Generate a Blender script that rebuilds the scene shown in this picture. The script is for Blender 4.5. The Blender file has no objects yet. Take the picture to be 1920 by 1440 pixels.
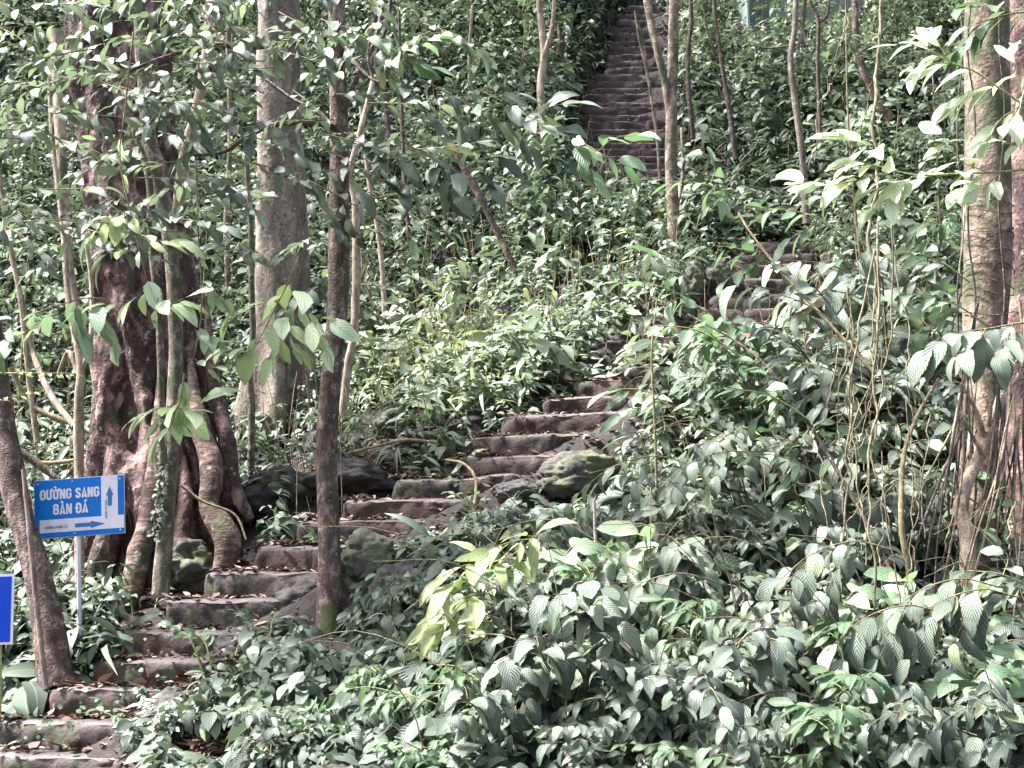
import bpy, bmesh, math, random
import numpy as np
from mathutils import Vector

# ------------------------------------------------------------------ camera, world, sun, exposure
S = bpy.context.scene
COL = S.collection
F = 2300.0                      # focal length in pixels of the 1920 px wide photograph
PITCH = math.radians(10.0)
CAM = np.array([0.0, 0.0, 1.6])
cd = bpy.data.cameras.new('camera'); co = bpy.data.objects.new('camera', cd); COL.objects.link(co)
cd.sensor_width = 36.0; cd.lens = 36.0 * F / 1920.0; cd.clip_end = 400
co.location = CAM; co.rotation_euler = (math.pi/2 + PITCH, 0, 0)
S.camera = co
SUN_EL = math.radians(58); SUN_AZ = math.radians(-88)      # upper left, a little behind the camera
w = bpy.data.worlds.new('World'); S.world = w; w.use_nodes = True
nt = w.node_tree; bg = nt.nodes['Background']
sky = nt.nodes.new('ShaderNodeTexSky'); sky.sky_type = 'NISHITA'; sky.sun_disc = False
sky.sun_elevation = SUN_EL; sky.sun_rotation = SUN_AZ; sky.air_density = 1.0; sky.dust_density = 4.0; sky.ozone_density = 1.0
hs = nt.nodes.new('ShaderNodeHueSaturation'); hs.inputs['Saturation'].default_value = .75      # hazy white sky
nt.links.new(sky.outputs[0], hs.inputs['Color']); nt.links.new(hs.outputs[0], bg.inputs[0]); bg.inputs[1].default_value = 0.10
sd = bpy.data.lights.new('sun', 'SUN'); so = bpy.data.objects.new('sun', sd); COL.objects.link(so)
sd.energy = 5.0; sd.angle = math.radians(9); sd.color = (1.0, 0.965, 0.985)
sv = Vector((math.sin(SUN_AZ)*math.cos(SUN_EL), math.cos(SUN_AZ)*math.cos(SUN_EL), math.sin(SUN_EL)))
so.rotation_euler = sv.to_track_quat('Z', 'Y').to_euler()
S.view_settings.view_transform = 'Standard'; S.view_settings.look = 'None'
S.view_settings.exposure = 2.5; S.view_settings.gamma = 1.0
S.render.engine = 'CYCLES'
S.cycles.max_bounces = 5; S.cycles.diffuse_bounces = 1; S.cycles.glossy_bounces = 2; S.cycles.transmission_bounces = 3
S.cycles.sample_clamp_indirect = 6.0
S.cycles.use_denoising = True

SHADE_CUTOFF = .06  # density cutoff of the added overhead shade leaves
rng = np.random.default_rng(7)
random.seed(7)

# ------------------------------------------------------------------ maths helpers
def P(u, v, Y):
    """the point that shows at pixel (u, v) of the photograph, Y metres in front of the camera"""
    dx = (u-960)/F; dy = (720-v)/F
    c, s = math.cos(PITCH), math.sin(PITCH)
    k = Y/(c-dy*s)
    return np.array([CAM[0]+dx*k, CAM[1]+Y, CAM[2]+(s+dy*c)*k])
def proj(p):
    d = np.asarray(p)-CAM; c, s = math.cos(PITCH), math.sin(PITCH)
    f = d[..., 1]*c+d[..., 2]*s; up = -d[..., 1]*s+d[..., 2]*c
    return 960+F*d[..., 0]/f, 720-F*up/f
def norm(a):
    return a/np.maximum(np.linalg.norm(a, axis=-1, keepdims=True), 1e-9)
def _h(ix, iy, iz, seed):
    n = (ix.astype(np.int64)*374761393+iy.astype(np.int64)*668265263+iz.astype(np.int64)*2147483647+seed*1013904223) & 0x7fffffff
    n = ((n ^ (n >> 13))*1274126177) & 0x7fffffff
    n = (n ^ (n >> 16)) & 0xffff
    return n/32767.5-1.0
def vnoise(p, seed=0):
    p = np.asarray(p, float); i = np.floor(p).astype(np.int64); f = p-i; f = f*f*(3-2*f)
    r = 0
    for a in (0, 1):
        for b in (0, 1):
            for c in (0, 1):
                wgt = (f[..., 0] if a else 1-f[..., 0])*(f[..., 1] if b else 1-f[..., 1])*(f[..., 2] if c else 1-f[..., 2])
                r = r+wgt*_h(i[..., 0]+a, i[..., 1]+b, i[..., 2]+c, seed)
    return r
def fbm(p, seed=0, oct=4):
    p = np.asarray(p, float); a = 1.0; r = 0; t = 0
    for k in range(oct):
        r = r+a*vnoise(p*2**k+17.3*k, seed+k); t += a; a *= .5
    return r/t
def resample(pts, n):
    """smooth (Catmull-Rom) curve through pts with n points"""
    p = np.array(pts, float)
    if len(p) == 2: p = np.vstack([p[0], p.mean(0), p[1]])
    q = np.vstack([2*p[0]-p[1], p, 2*p[-1]-p[-2]])
    t = np.linspace(0, len(p)-1-1e-6, n); i = t.astype(int); f = (t-i)[:, None]
    a, b, c, d = q[i], q[i+1], q[i+2], q[i+3]
    return .5*((2*b)+(-a+c)*f+(2*a-5*b+4*c-d)*f**2+(-a+3*b-3*c+d)*f**3)

# ------------------------------------------------------------------ object helpers
def mesh_from(name, V, quads, mat, parent=None, uv=None, tint=None, smooth=True, tris=None):
    me = bpy.data.meshes.new(name)
    V = np.asarray(V, np.float32); quads = np.asarray(quads, np.int32).reshape(-1, 4)
    nq = len(quads); nt_ = 0 if tris is None else len(tris)
    me.vertices.add(len(V)); me.vertices.foreach_set('co', V.ravel())
    loops = quads.ravel()
    if nt_: loops = np.concatenate([loops, np.asarray(tris, np.int32).ravel()])
    me.loops.add(len(loops)); me.loops.foreach_set('vertex_index', loops)
    me.polygons.add(nq+nt_)
    st = np.concatenate([np.arange(nq)*4, nq*4+np.arange(nt_)*3]).astype(np.int32)
    me.polygons.foreach_set('loop_start', st)
    me.polygons.foreach_set('use_smooth', np.full(nq+nt_, smooth))
    me.update(calc_edges=True)
    if uv is not None:
        l = me.uv_layers.new(name='UVMap'); l.data.foreach_set('uv', np.asarray(uv, np.float32)[loops].ravel())
    if tint is not None:
        a = me.attributes.new('tint', 'FLOAT', 'POINT'); a.data.foreach_set('value', np.asarray(tint, np.float32))
    if mat: me.materials.append(mat)
    me.validate()
    o = bpy.data.objects.new(name, me); COL.objects.link(o)
    if parent: o.parent = parent
    return o
def tag(o, label=None, cat=None, group=None, kind=None):
    if label: o['label'] = label
    if cat: o['category'] = cat
    if group: o['group'] = group
    if kind: o['kind'] = kind
    return o
def thing(name, label, cat, loc=(0, 0, 0), group=None):
    o = bpy.data.objects.new(name, None); COL.objects.link(o); o.location = loc; o.empty_display_size = .1
    return tag(o, label, cat, group)
class Acc:
    """collects tubes and quads into ONE mesh"""
    def __init__(s): s.V = []; s.Q = []; s.n = 0
    def add(s, V, Q):
        s.V.append(np.asarray(V, float)); s.Q.append(np.asarray(Q)+s.n); s.n += len(V)
    def tube(s, pts, rad, seg=7, n=None, wob=0.0, seed=0, cap=False):
        p = resample(pts, n or max(4, len(pts)*3))
        m = len(p); rad = np.interp(np.linspace(0, 1, m), np.linspace(0, 1, len(np.atleast_1d(rad))), np.atleast_1d(rad))
        t = norm(np.gradient(p, axis=0))
        ref = np.array([0., 0, 1]) if abs(t[:, 2]).mean() < .8 else np.array([0., 1, 0])
        a = norm(np.cross(t, ref)); b = np.cross(t, a)
        th = np.linspace(0, 2*math.pi, seg, endpoint=False)
        ring = a[:, None]*np.cos(th)[None, :, None]+b[:, None]*np.sin(th)[None, :, None]
        V = p[:, None]+ring*rad[:, None, None]
        if wob:
            nz = fbm(V/np.maximum(rad.mean()*1.7, 1e-4)*np.array([1, 1, .35]), seed, 3)
            V = V+ring*(nz*wob)[..., None]*rad[:, None, None]
        V = V.reshape(-1, 3)
        i = np.arange(m-1)[:, None]*seg; j = np.arange(seg)[None]; k = (j+1) % seg
        Q = np.stack([i+j, i+k, i+seg+k, i+seg+j], -1).reshape(-1, 4)
        s.add(V, Q)
        return p
    def build(s, name, mat, parent=None, **k):
        return mesh_from(name, np.vstack(s.V), np.vstack(s.Q), mat, parent, **k)

def leaf_template(nu, ns):
    u = np.linspace(0, 1, nu); s_ = np.linspace(-1, 1, ns)
    U, Sg = np.meshgrid(u, s_, indexing='ij')
    i = np.arange(nu-1)[:, None]*ns; j = np.arange(ns-1)[None]
    Q = np.stack([i+j, i+j+1, i+ns+j+1, i+ns+j], -1).reshape(-1, 4)
    return U.ravel(), Sg.ravel(), Q
class Leaves:
    def __init__(s): s.a = []
    def add(s, pos, d, up, L, W, droop=.25, fold=.25, tint=.5):
        n = len(pos); full = lambda x: np.broadcast_to(np.asarray(x, float), (n,))
        s.a.append((np.asarray(pos, float), norm(np.asarray(d, float)), np.broadcast_to(up, (n, 3)).astype(float),
                    full(L), full(W), full(droop), full(fold), full(tint)))
    def count(s): return sum(len(x[0]) for x in s.a)
    def build(s, name, mat, parent=None, res=(6, 3), ripple=0.0):
        p, d, up, L, W, dr, fo, ti = [np.concatenate([x[k] for x in s.a]) for k in range(8)]
        n = len(p); U, Sg, Q = leaf_template(*res)
        b = norm(np.cross(up, d)); nn = np.cross(d, b)
        prof = U**.62*(1-U)**.85; prof = prof/prof.max(); prof = np.maximum(prof, .015)
        tw = rng.uniform(-.5, .5, n)            # every blade twists a little
        lu = U-.28*dr[:, None]*U**3
        x = lu*L[:, None]
        y = (Sg*prof)[None]*W[:, None]*.5
        y = y*(1+.10*np.sin(U[None]*11+rng.uniform(0, 6, n)[:, None])*np.sign(Sg)[None])+(.06*L*rng.normal(0, 1, n))[:, None]*(np.sin(U*3.14)*1.0)[None]
        z = -dr[:, None]*(U**2)[None]*L[:, None]+fo[:, None]*(np.abs(Sg)*prof)[None]*W[:, None]*.5
        z = z+tw[:, None]*(U*Sg*prof)[None]*W[:, None]*.4
        if ripple:
            ph = rng.uniform(0, 6, n)
            z = z+ripple*L[:, None]*np.sin((U-.35*np.abs(Sg))[None]*34)*(np.abs(Sg)*prof)[None]+.012*L[:, None]*np.sin(U[None]*9+ph[:, None])*Sg[None]*prof[None]
        V = p[:, None]+d[:, None]*x[..., None]+b[:, None]*y[..., None]+nn[:, None]*z[..., None]
        m = len(U)
        QQ = (Q[None]+(np.arange(n)*m)[:, None, None]).reshape(-1, 4)
        uv = np.tile(np.stack([U, Sg*.5+.5], -1), (n, 1))
        return mesh_from(name, V.reshape(-1, 3), QQ, mat, parent, uv=uv, tint=np.repeat(ti, m))

# ------------------------------------------------------------------ materials
def newmat(name):
    m = bpy.data.materials.new(name); m.use_nodes = True
    return m, m.node_tree, m.node_tree.nodes['Principled BSDF']
def node(nt, t, **k):
    n = nt.nodes.new(t)
    for a, b in k.items(): setattr(n, a, b)
    return n
def ramp(nt, stops, fac=None):
    r = node(nt, 'ShaderNodeValToRGB'); e = r.color_ramp.elements
    while len(e) < len(stops): e.new(.5)
    for x, (p, c) in zip(e, stops): x.position = p; x.color = (*c, 1)
    if fac is not None: nt.links.new(fac, r.inputs[0])
    return r.outputs[0]
def noise(nt, scale, detail=6, rough=.6, vec=None, dist=0):
    n = node(nt, 'ShaderNodeTexNoise'); n.inputs['Scale'].default_value = scale; n.inputs['Detail'].default_value = detail
    n.inputs['Roughness'].default_value = rough; n.inputs['Distortion'].default_value = dist
    if vec is not None: nt.links.new(vec, n.inputs['Vector'])
    return n.outputs['Fac']
def coords(nt, scale=(1, 1, 1), kind='Object'):
    t = node(nt, 'ShaderNodeTexCoord'); m = node(nt, 'ShaderNodeMapping'); m.inputs['Scale'].default_value = scale
    nt.links.new(t.outputs[kind], m.inputs['Vector']); return m.outputs[0]
def mix(nt, a, b, f, blend='MIX'):
    m = node(nt, 'ShaderNodeMix', data_type='RGBA', blend_type=blend)
    for s_, v in ((0, f), (6, a), (7, b)):
        if isinstance(v, (int, float)): m.inputs[s_].default_value = v
        elif isinstance(v, tuple): m.inputs[s_].default_value = (*v, 1)
        else: nt.links.new(v, m.inputs[s_])
    return m.outputs[2]
def math_(nt, op, a, b=0.0, c=0.0):
    m = node(nt, 'ShaderNodeMath', operation=op)
    for i, v in enumerate((a, b, c)):
        if isinstance(v, (int, float)): m.inputs[i].default_value = v
        else: nt.links.new(v, m.inputs[i])
    return m.outputs[0]
def bump(nt, h, strength, dist, bsdf):
    b = node(nt, 'ShaderNodeBump'); b.inputs['Strength'].default_value = strength; b.inputs['Distance'].default_value = dist
    nt.links.new(h, b.inputs['Height']); nt.links.new(b.outputs[0], bsdf.inputs['Normal'])
    return b.outputs[0]

def leaf_mat(name, stops, rough=.38, spec=.6, veins=0, trans=.25, vd=.010, stripes=False, spots=True):
    m, nt, B = newmat(name)
    at = node(nt, 'ShaderNodeAttribute', attribute_name='tint')
    c = ramp(nt, stops, at.outputs['Fac'])
    uv = node(nt, 'ShaderNodeUVMap'); sp = node(nt, 'ShaderNodeSeparateXYZ'); nt.links.new(uv.outputs[0], sp.inputs[0])
    side = math_(nt, 'ABSOLUTE', math_(nt, 'SUBTRACT', sp.outputs[1], .5))
    mid = math_(nt, 'LESS_THAN', side, .022)
    if spots:
        ns = noise(nt, 9, 3, .6, coords(nt))
        c = mix(nt, c, (.10, .09, .03), math_(nt, 'MULTIPLY', math_(nt, 'GREATER_THAN', ns, .69), .7))
    if spots:
        eg = math_(nt, 'MULTIPLY', math_(nt, 'GREATER_THAN', math_(nt, 'ADD', side, math_(nt, 'MULTIPLY', ns, .5)), .72), .75)
        c = mix(nt, c, (.16, .11, .05), eg)
    c = mix(nt, c, (.30, .36, .20), math_(nt, 'MULTIPLY', mid, .45))
    if stripes:
        st = math_(nt, 'MULTIPLY', math_(nt, 'GREATER_THAN', side, .10), math_(nt, 'LESS_THAN', side, .30))
        c = mix(nt, c, (.62, .66, .60), math_(nt, 'MULTIPLY', st, .85))
    if veins:
        ww = math_(nt, 'SUBTRACT', math_(nt, 'MULTIPLY', sp.outputs[0], veins), math_(nt, 'MULTIPLY', side, veins*.9))
        sn = math_(nt, 'SINE', math_(nt, 'MULTIPLY', ww, 6.283))
        pk = math_(nt, 'POWER', math_(nt, 'MAXIMUM', sn, 0.0), 3.0)
        c = mix(nt, c, (.03, .05, .03), math_(nt, 'MULTIPLY', pk, .35))
        h = math_(nt, 'ADD', math_(nt, 'MULTIPLY', pk, -1.0), math_(nt, 'MULTIPLY', mid, -1.0))
        nrm = bump(nt, h, 1.0, vd, B)
    nt.links.new(c, B.inputs['Base Color'])
    B.inputs['Roughness'].default_value = rough
    B.inputs['Specular IOR Level'].default_value = spec
    tr = node(nt, 'ShaderNodeBsdfTranslucent')
    nt.links.new(mix(nt, c, (.80, 1.0, .45), .5, 'MULTIPLY'), tr.inputs[0])
    mx = node(nt, 'ShaderNodeMixShader'); mx.inputs[0].default_value = trans
    out = nt.nodes['Material Output']
    nt.links.new(B.outputs[0], mx.inputs[1]); nt.links.new(tr.outputs[0], mx.inputs[2]); nt.links.new(mx.outputs[0], out.inputs[0])
    return m
G0 = [(0, (.026, .036, .028)), (.35, (.068, .098, .068)), (.62, (.135, .182, .130)), (.80, (.235, .29, .20)), (.92, (.33, .38, .20)), (1.0, (.42, .36, .16))]
GB = [(0, (.032, .044, .036)), (.4, (.084, .118, .086)), (.7, (.160, .212, .158)), (.88, (.27, .335, .24)), (.96, (.32, .38, .18)), (1.0, (.30, .16, .10))]
GL = [(0, (.07, .125, .06)), (.5, (.175, .28, .16)), (.8, (.31, .43, .28)), (.95, (.45, .52, .26)), (1.0, (.50, .34, .2))]
GY = [(0, (.24, .31, .13)), (.5, (.38, .44, .20)), (.9, (.50, .53, .30)), (1.0, (.30, .24, .05))]
GP = [(0, (.38, .48, .20)), (.4, (.56, .66, .46)), (.85, (.74, .78, .64)), (1.0, (.60, .36, .26))]  # whitened greens: strong sunlight painted into the leaf colour
M = {
    'undergrowth': leaf_mat('undergrowth_leaf', G0, .55, .35, trans=.28),
    'glossy': leaf_mat('glossy_leaf', GL, .45, .45, veins=7, trans=.32, vd=.003),
    'dark': leaf_mat('dark_leaf', GB, .46, .5, veins=8, trans=.28, vd=.004),
    'quilted': leaf_mat('quilted_leaf', GB, .46, .5, veins=9, trans=.18),
    'yellow': leaf_mat('yellow_leaf', GY, .45, .4, veins=8, trans=.35, vd=.003),
    'pale': leaf_mat('sunlit_pale_leaf', GP, .40, .5, veins=7, trans=.40, vd=.002),
    'striped': leaf_mat('striped_leaf', GB, .40, .5, stripes=True, trans=.15),
    'litter': leaf_mat('fallen_leaf', [(0, (.05, .028, .022)), (.5, (.13, .08, .065)), (.85, (.28, .19, .16)), (1, (.46, .37, .31))], .6, .3, trans=.05),
}
def bark_mat(name, dark, midc, pale, moss=0.0, scale=6, stretch=.35, bstr=.6, patch=.58, horiz=False, rough=.85):
    m, nt, B = newmat(name)
    v = coords(nt, (1, 1, stretch if not horiz else 3.0))
    a = noise(nt, scale, 8, .65, v, .4); b = noise(nt, scale*.35, 4, .6, coords(nt, (1, 1, .6)), .6)
    c = ramp(nt, [(.33, dark), (.52, midc), (.68, pale)], a)
    c = mix(nt, c, pale, ramp(nt, [(patch, (0, 0, 0)), (patch+.07, (.8, .8, .8))], b))
    sp_ = noise(nt, scale*5, 3, .5, coords(nt))
    c = mix(nt, c, tuple(x*.45 for x in dark), ramp(nt, [(.56, (0, 0, 0)), (.66, (.7, .7, .7))], sp_))
    li = noise(nt, scale*1.7+3, 5, .7, coords(nt, (1, 1, .8)), .3)
    c = mix(nt, c, (.36, .36, .31), ramp(nt, [(.60, (0, 0, 0)), (.64, (.65, .65, .65))], li))
    if moss:
        ms = noise(nt, 3.1, 6, .7, coords(nt, (1.3, .8, 1)))
        c = mix(nt, c, (.052, .066, .032), ramp(nt, [(.62-moss*.3, (0, 0, 0)), (.72-moss*.3, (.85, .85, .85))], ms))
    nt.links.new(c, B.inputs['Base Color']); B.inputs['Roughness'].default_value = rough
    B.inputs['Specular IOR Level'].default_value = .25
    h = math_(nt, 'ADD', a, math_(nt, 'MULTIPLY', sp_, .4))
    bump(nt, h, bstr, .03, B)
    return m
M['fig_bark'] = bark_mat('fig_bark', (.018, .010, .010), (.075, .044, .039), (.33, .215, .19), .18, 6.5, .5, 1.0, .59)
M['root_bark'] = bark_mat('root_bark', (.04, .025, .02), (.12, .08, .065), (.30, .21, .17), .3, 5, horiz=True, bstr=.8, patch=.66)
M['grey_bark'] = bark_mat('grey_bark', (.06, .048, .04), (.155, .125, .10), (.30, .25, .20), .22, 5, .3, .7, .60)
M['brown_bark'] = bark_mat('brown_bark', (.035, .022, .019), (.115, .075, .064), (.34, .25, .215), .30, 12, .6, .9, .62)
M['mossy_bark'] = bark_mat('mossy_bark', (.05, .045, .03), (.13, .11, .08), (.36, .31, .25), .42, 14, .5, .7, .63)
M['pale_bark'] = bark_mat('pale_bark', (.14, .10, .075), (.30, .23, .175), (.48, .40, .31), .25, 16, .4, .5, .60)
M['tan_bark'] = bark_mat('tan_bark', (.07, .05, .038), (.20, .145, .11), (.42, .32, .25), .45, 7, .8, .8, .60)
M['dark_bark'] = bark_mat('dark_bark', (.025, .018, .015), (.07, .05, .042), (.17, .13, .11), .3, 12, .5, .6, .68)
M['twig'] = bark_mat('twig_bark', (.08, .06, .035), (.19, .15, .085), (.34, .28, .17), 0, 30, .5, .3, .6)
M['green_stem'] = bark_mat('green_stem', (.12, .14, .05), (.24, .27, .11), (.40, .40, .20), 0, 30, .5, .2, .6)
M['vine'] = bark_mat('vine_bark', (.07, .06, .035), (.17, .145, .09), (.32, .29, .19), 0, 40, .3, .4, .6)
def stone_mat(name, dark, midc, pale, mossf, mossc=(.040, .048, .024), red=0.0, scale=5):
    m, nt, B = newmat(name)
    v = coords(nt)
    a = noise(nt, scale, 10, .68, v, .3); f = noise(nt, scale*7, 5, .7, v); l = noise(nt, scale*.3, 3, .5, v)
    c = ramp(nt, [(.30, dark), (.50, midc), (.70, pale)], a)
    c = mix(nt, c, tuple(x*1.5 for x in pale), ramp(nt, [(.60, (0, 0, 0)), (.70, (.55, .55, .55))], f))
    c = mix(nt, c, tuple(x*.5 for x in dark), ramp(nt, [(.34, (.8, .8, .8)), (.44, (0, 0, 0))], f))
    if red: c = mix(nt, c, (.085, .048, .038), ramp(nt, [(.50, (0, 0, 0)), (.62, (red, red, red))], l))
    ge = node(nt, 'ShaderNodeNewGeometry'); s3 = node(nt, 'ShaderNodeSeparateXYZ'); nt.links.new(ge.outputs['Normal'], s3.inputs[0])
    ms = noise(nt, scale*.8, 8, .75, coords(nt, (1.1, 1.1, .9)))
    mm = ramp(nt, [(.62-mossf*.3, (0, 0, 0)), (.70-mossf*.3, (.9, .9, .9))], ms)
    c = mix(nt, c, mix(nt, mossc, tuple(x*1.9 for x in mossc), f), mm)
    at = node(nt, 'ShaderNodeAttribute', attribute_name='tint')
    c = mix(nt, c, (.20, .17, .165), math_(nt, 'MULTIPLY', at.outputs['Fac'], .6))      # pale nosing: some wear plus a painted edge highlight
    nt.links.new(c, B.inputs['Base Color']); B.inputs['Roughness'].default_value = .85; B.inputs['Specular IOR Level'].default_value = .3
    bump(nt, math_(nt, 'ADD', a, math_(nt, 'MULTIPLY', f, .35)), .8, .035, B)
    return m
M['step'] = stone_mat('step_stone', (.010, .008, .008), (.033, .023, .022), (.11, .082, .078), .34, red=.5)
M['step_far'] = stone_mat('weathered_step_stone', (.020, .014, .015), (.050, .037, .037), (.13, .10, .097), .10, red=.3, scale=4)
M['rock'] = stone_mat('mossy_rock', (.03, .028, .024), (.07, .066, .056), (.16, .15, .13), .5, (.055, .064, .03))
M['moss'] = stone_mat('green_moss', (.03, .032, .014), (.075, .08, .034), (.15, .15, .075), .7, (.05, .06, .022), scale=14)
M['karst'] = stone_mat('dark_rock', (.02, .018, .018), (.055, .048, .048), (.12, .105, .10), .25)
M['limestone'] = stone_mat('pale_rock', (.14, .125, .10), (.30, .27, .22), (.46, .42, .35), .15)
m, nt, B = newmat('forest_soil'); M['soil'] = m
a = noise(nt, 2.2, 10, .7, coords(nt)); f = noise(nt, 26, 6, .7, coords(nt))
c = ramp(nt, [(.35, (.012, .010, .009)), (.55, (.032, .025, .022)), (.72, (.07, .055, .045))], a)
c = mix(nt, c, (.12, .08, .065), ramp(nt, [(.58, (0, 0, 0)), (.66, (.7, .7, .7))], f))
nt.links.new(c, B.inputs['Base Color']); B.inputs['Roughness'].default_value = .95; bump(nt, f, .8, .05, B)
def flat_mat(name, col, rough=.5, var=.0, spec=.5, metal=0):
    m, nt, B = newmat(name)
    n_ = noise(nt, 9, 5, .6, coords(nt))
    nt.links.new(mix(nt, mix(nt, col, tuple(x*(1-var) for x in col), n_), tuple(.55*x+.03 for x in col), ramp(nt, [(.52, (0, 0, 0)), (.72, (.8, .8, .8))], noise(nt, 5, 8, .75, coords(nt, (1.6, 1.6, .7))))), B.inputs['Base Color'])
    B.inputs['Roughness'].default_value = rough; B.inputs['Specular IOR Level'].default_value = spec; B.inputs['Metallic'].default_value = metal
    return m
M['sign_blue'] = flat_mat('sign_blue', (.0, .17, .60), .5, .2, .2)
M['deep_blue'] = flat_mat('deep_blue', (.0, .05, .48), .5, .1, .2)
M['arrow_blue'] = flat_mat('arrow_blue', (.01, .13, .38), .4, .1)
M['text_violet'] = flat_mat('text_violet', (.17, .20, .42), .4, .1)
M['sign_white'] = flat_mat('sign_white', (.70, .66, .76), .45, .10)
M['paint_white'] = flat_mat('paint_white', (.62, .60, .66), .4, .15)
M['screw'] = flat_mat('screw_metal', (.30, .34, .60), .35, .1)
M['yellow_paint'] = flat_mat('yellow_paint', (.34, .36, .12), .5, .2)
M['bamboo'] = bark_mat('weathered_bamboo', (.10, .07, .06), (.22, .16, .14), (.34, .27, .24), 0, 18, .2, .3, .6)
M['wall_paint'] = flat_mat('pale_green_wall', (.17, .22, .19), .8, .5)
M['wall_dark'] = flat_mat('dark_green_panel', (.035, .075, .068), .7, .4)
M['concrete'] = flat_mat('roof_concrete', (.25, .24, .22), .85, .4)

# ------------------------------------------------------------------ stairs path (pixel of each tread edge, left, right, distance)
lower = [(-140, 250, 1410), (-60, 290, 1352), (72, 325, 1290), (150, 415, 1237), (212, 500, 1181), (288, 590, 1122),
         (364, 670, 1069), (455, 735, 1018), (545, 810, 973), (630, 880, 935), (720, 980, 890), (842, 1075, 850),
         (872, 1100, 812), (930, 1200, 773), (1014, 1215, 742), (1076, 1262, 708), (1140, 1315, 680), (1195, 1370, 652)]
STEPS = [(a, b, v, 8.7+.22*i) for i, (a, b, v) in enumerate(lower)]
mid_ = [(1250, 1430, 626, 12.75), (1300, 1480, 600, 13.1), (1310, 1490, 575, 13.5), (1330, 1510, 549, 13.9), (1350, 1525, 518, 14.35),
        (1362, 1530, 493, 14.8), (1375, 1540, 471, 15.2), (1380, 1545, 450, 15.7), (1370, 1530, 430, 16.2), (1345, 1500, 411, 16.7),
        (1310, 1465, 394, 17.25), (1270, 1425, 377, 17.8), (1230, 1385, 360, 18.3), (1190, 1345, 344, 18.9), (1155, 1305, 329, 19.4), (1125, 1275, 315, 20.0)]
up_ = [(1096+(i > 9)*(i-9)*5.5+7*math.sin(i*2.3)-5*math.sin(i*.3), 1256-i*.5+4*math.sin(i*1.7), 302-12.7*i+1.6*math.sin(i*2.9), 20.5+.232*i) for i in range(24)]
STEPS_M = mid_; STEPS_U = up_
ALL = STEPS+STEPS_M+STEPS_U
PATH = np.array([P((a+b)/2, v, Y) for a, b, v, Y in ALL]); PW = np.array([abs(b-a)/F*Y for a, b, v, Y in ALL])
PATHN = len(PATH)

# ------------------------------------------------------------------ terrain: thin plate through control points
ctrl = [(-100, 1400, 8.9), (0, 1310, 9.7), (100, 1300, 9.5), (148, 1245, 9.8), (190, 1180, 10.5), (260, 1140, 11), (180, 1060, 12), (350, 1080, 11), (440, 1040, 11.2),
        (340, 1410, 8.4), (460, 1310, 8.8), (620, 1195, 9.3), (780, 1090, 9.7), (920, 990, 10.0), (1060, 940, 10.5), (1240, 860, 11.0), (1340, 780, 11.4), (1460, 690, 12.3), (1580, 600, 13.2), (1600, 480, 15),
        (600, 1470, 7.2), (1000, 1520, 6.2), (1400, 1540, 5.8), (1900, 1540, 5.5), (1000, 1270, 7.6), (1000, 1110, 8.8), (1400, 1270, 7.2), (1400, 1070, 8.8), (1300, 960, 9.8),
        (1860, 1290, 7.8), (1900, 1010, 9.5), (1700, 850, 10.5), (1850, 700, 12), (1620, 740, 11.5),
        (560, 930, 11.8), (650, 930, 11.3), (720, 850, 11.9), (820, 790, 12.4), (950, 730, 12.9), (1050, 665, 13.4), (1150, 600, 14.1), (1250, 530, 15.2),
        (500, 845, 13.8), (700, 770, 13.6), (800, 650, 15), (1000, 520, 16.2), (800, 450, 17.8), (1100, 390, 18.6), (600, 600, 16.5), (600, 300, 20.5), (900, 250, 20.8), (1020, 250, 21),
        (900, 80, 23.8), (600, 50, 24.5), (1050, 290, 20.4), (1080, 60, 24.8), (1310, 280, 20.7), (1300, 60, 24.6),
        (50, 1000, 13), (0, 850, 15), (250, 900, 14), (100, 650, 17.5), (0, 450, 20), (250, 300, 22), (0, 50, 26), (300, 0, 26),
        (1450, 380, 17.3), (1400, 200, 20.5), (1600, 250, 18.5), (1700, 450, 15.5), (1560, 85, 21.8), (1400, 70, 22.5), (1750, 100, 21), (1900, 300, 17.5), (1900, 0, 22.5),
        (0, -150, 30), (500, -150, 29), (1000, -150, 28.8), (1500, -150, 27.5), (2000, -150, 27)]
CP = [P(*c) for c in ctrl]+[np.array(x, float) for x in [(-9, -2, 0), (0, -2, 0), (9, -2, 0), (-8, 4, .05), (0, 4, .05), (7, 4, .2), (-5.5, 7, .2), (-12, 12, 1.6), (-14, 20, 6.5), (13, 12, 4.5), (14, 20, 10.5), (-14, 34, 19), (0, 36, 21), (14, 34, 21)]]
for k in range(0, PATHN, 3):
    CP.append(PATH[k]-np.array([0, 0, .15]))
CP = np.array(CP)
def tps(d2): return np.where(d2 > 1e-12, .5*d2*np.log(np.maximum(d2, 1e-12)), 0)
n_ = len(CP); XY = CP[:, :2]
K = tps(((XY[:, None]-XY[None])**2).sum(-1))+np.eye(n_)*.6
Pm = np.hstack([np.ones((n_, 1)), XY]); A = np.zeros((n_+3, n_+3)); A[:n_, :n_] = K; A[:n_, n_:] = Pm; A[n_:, :n_] = Pm.T
sol = np.linalg.solve(A, np.concatenate([CP[:, 2], np.zeros(3)]))
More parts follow.
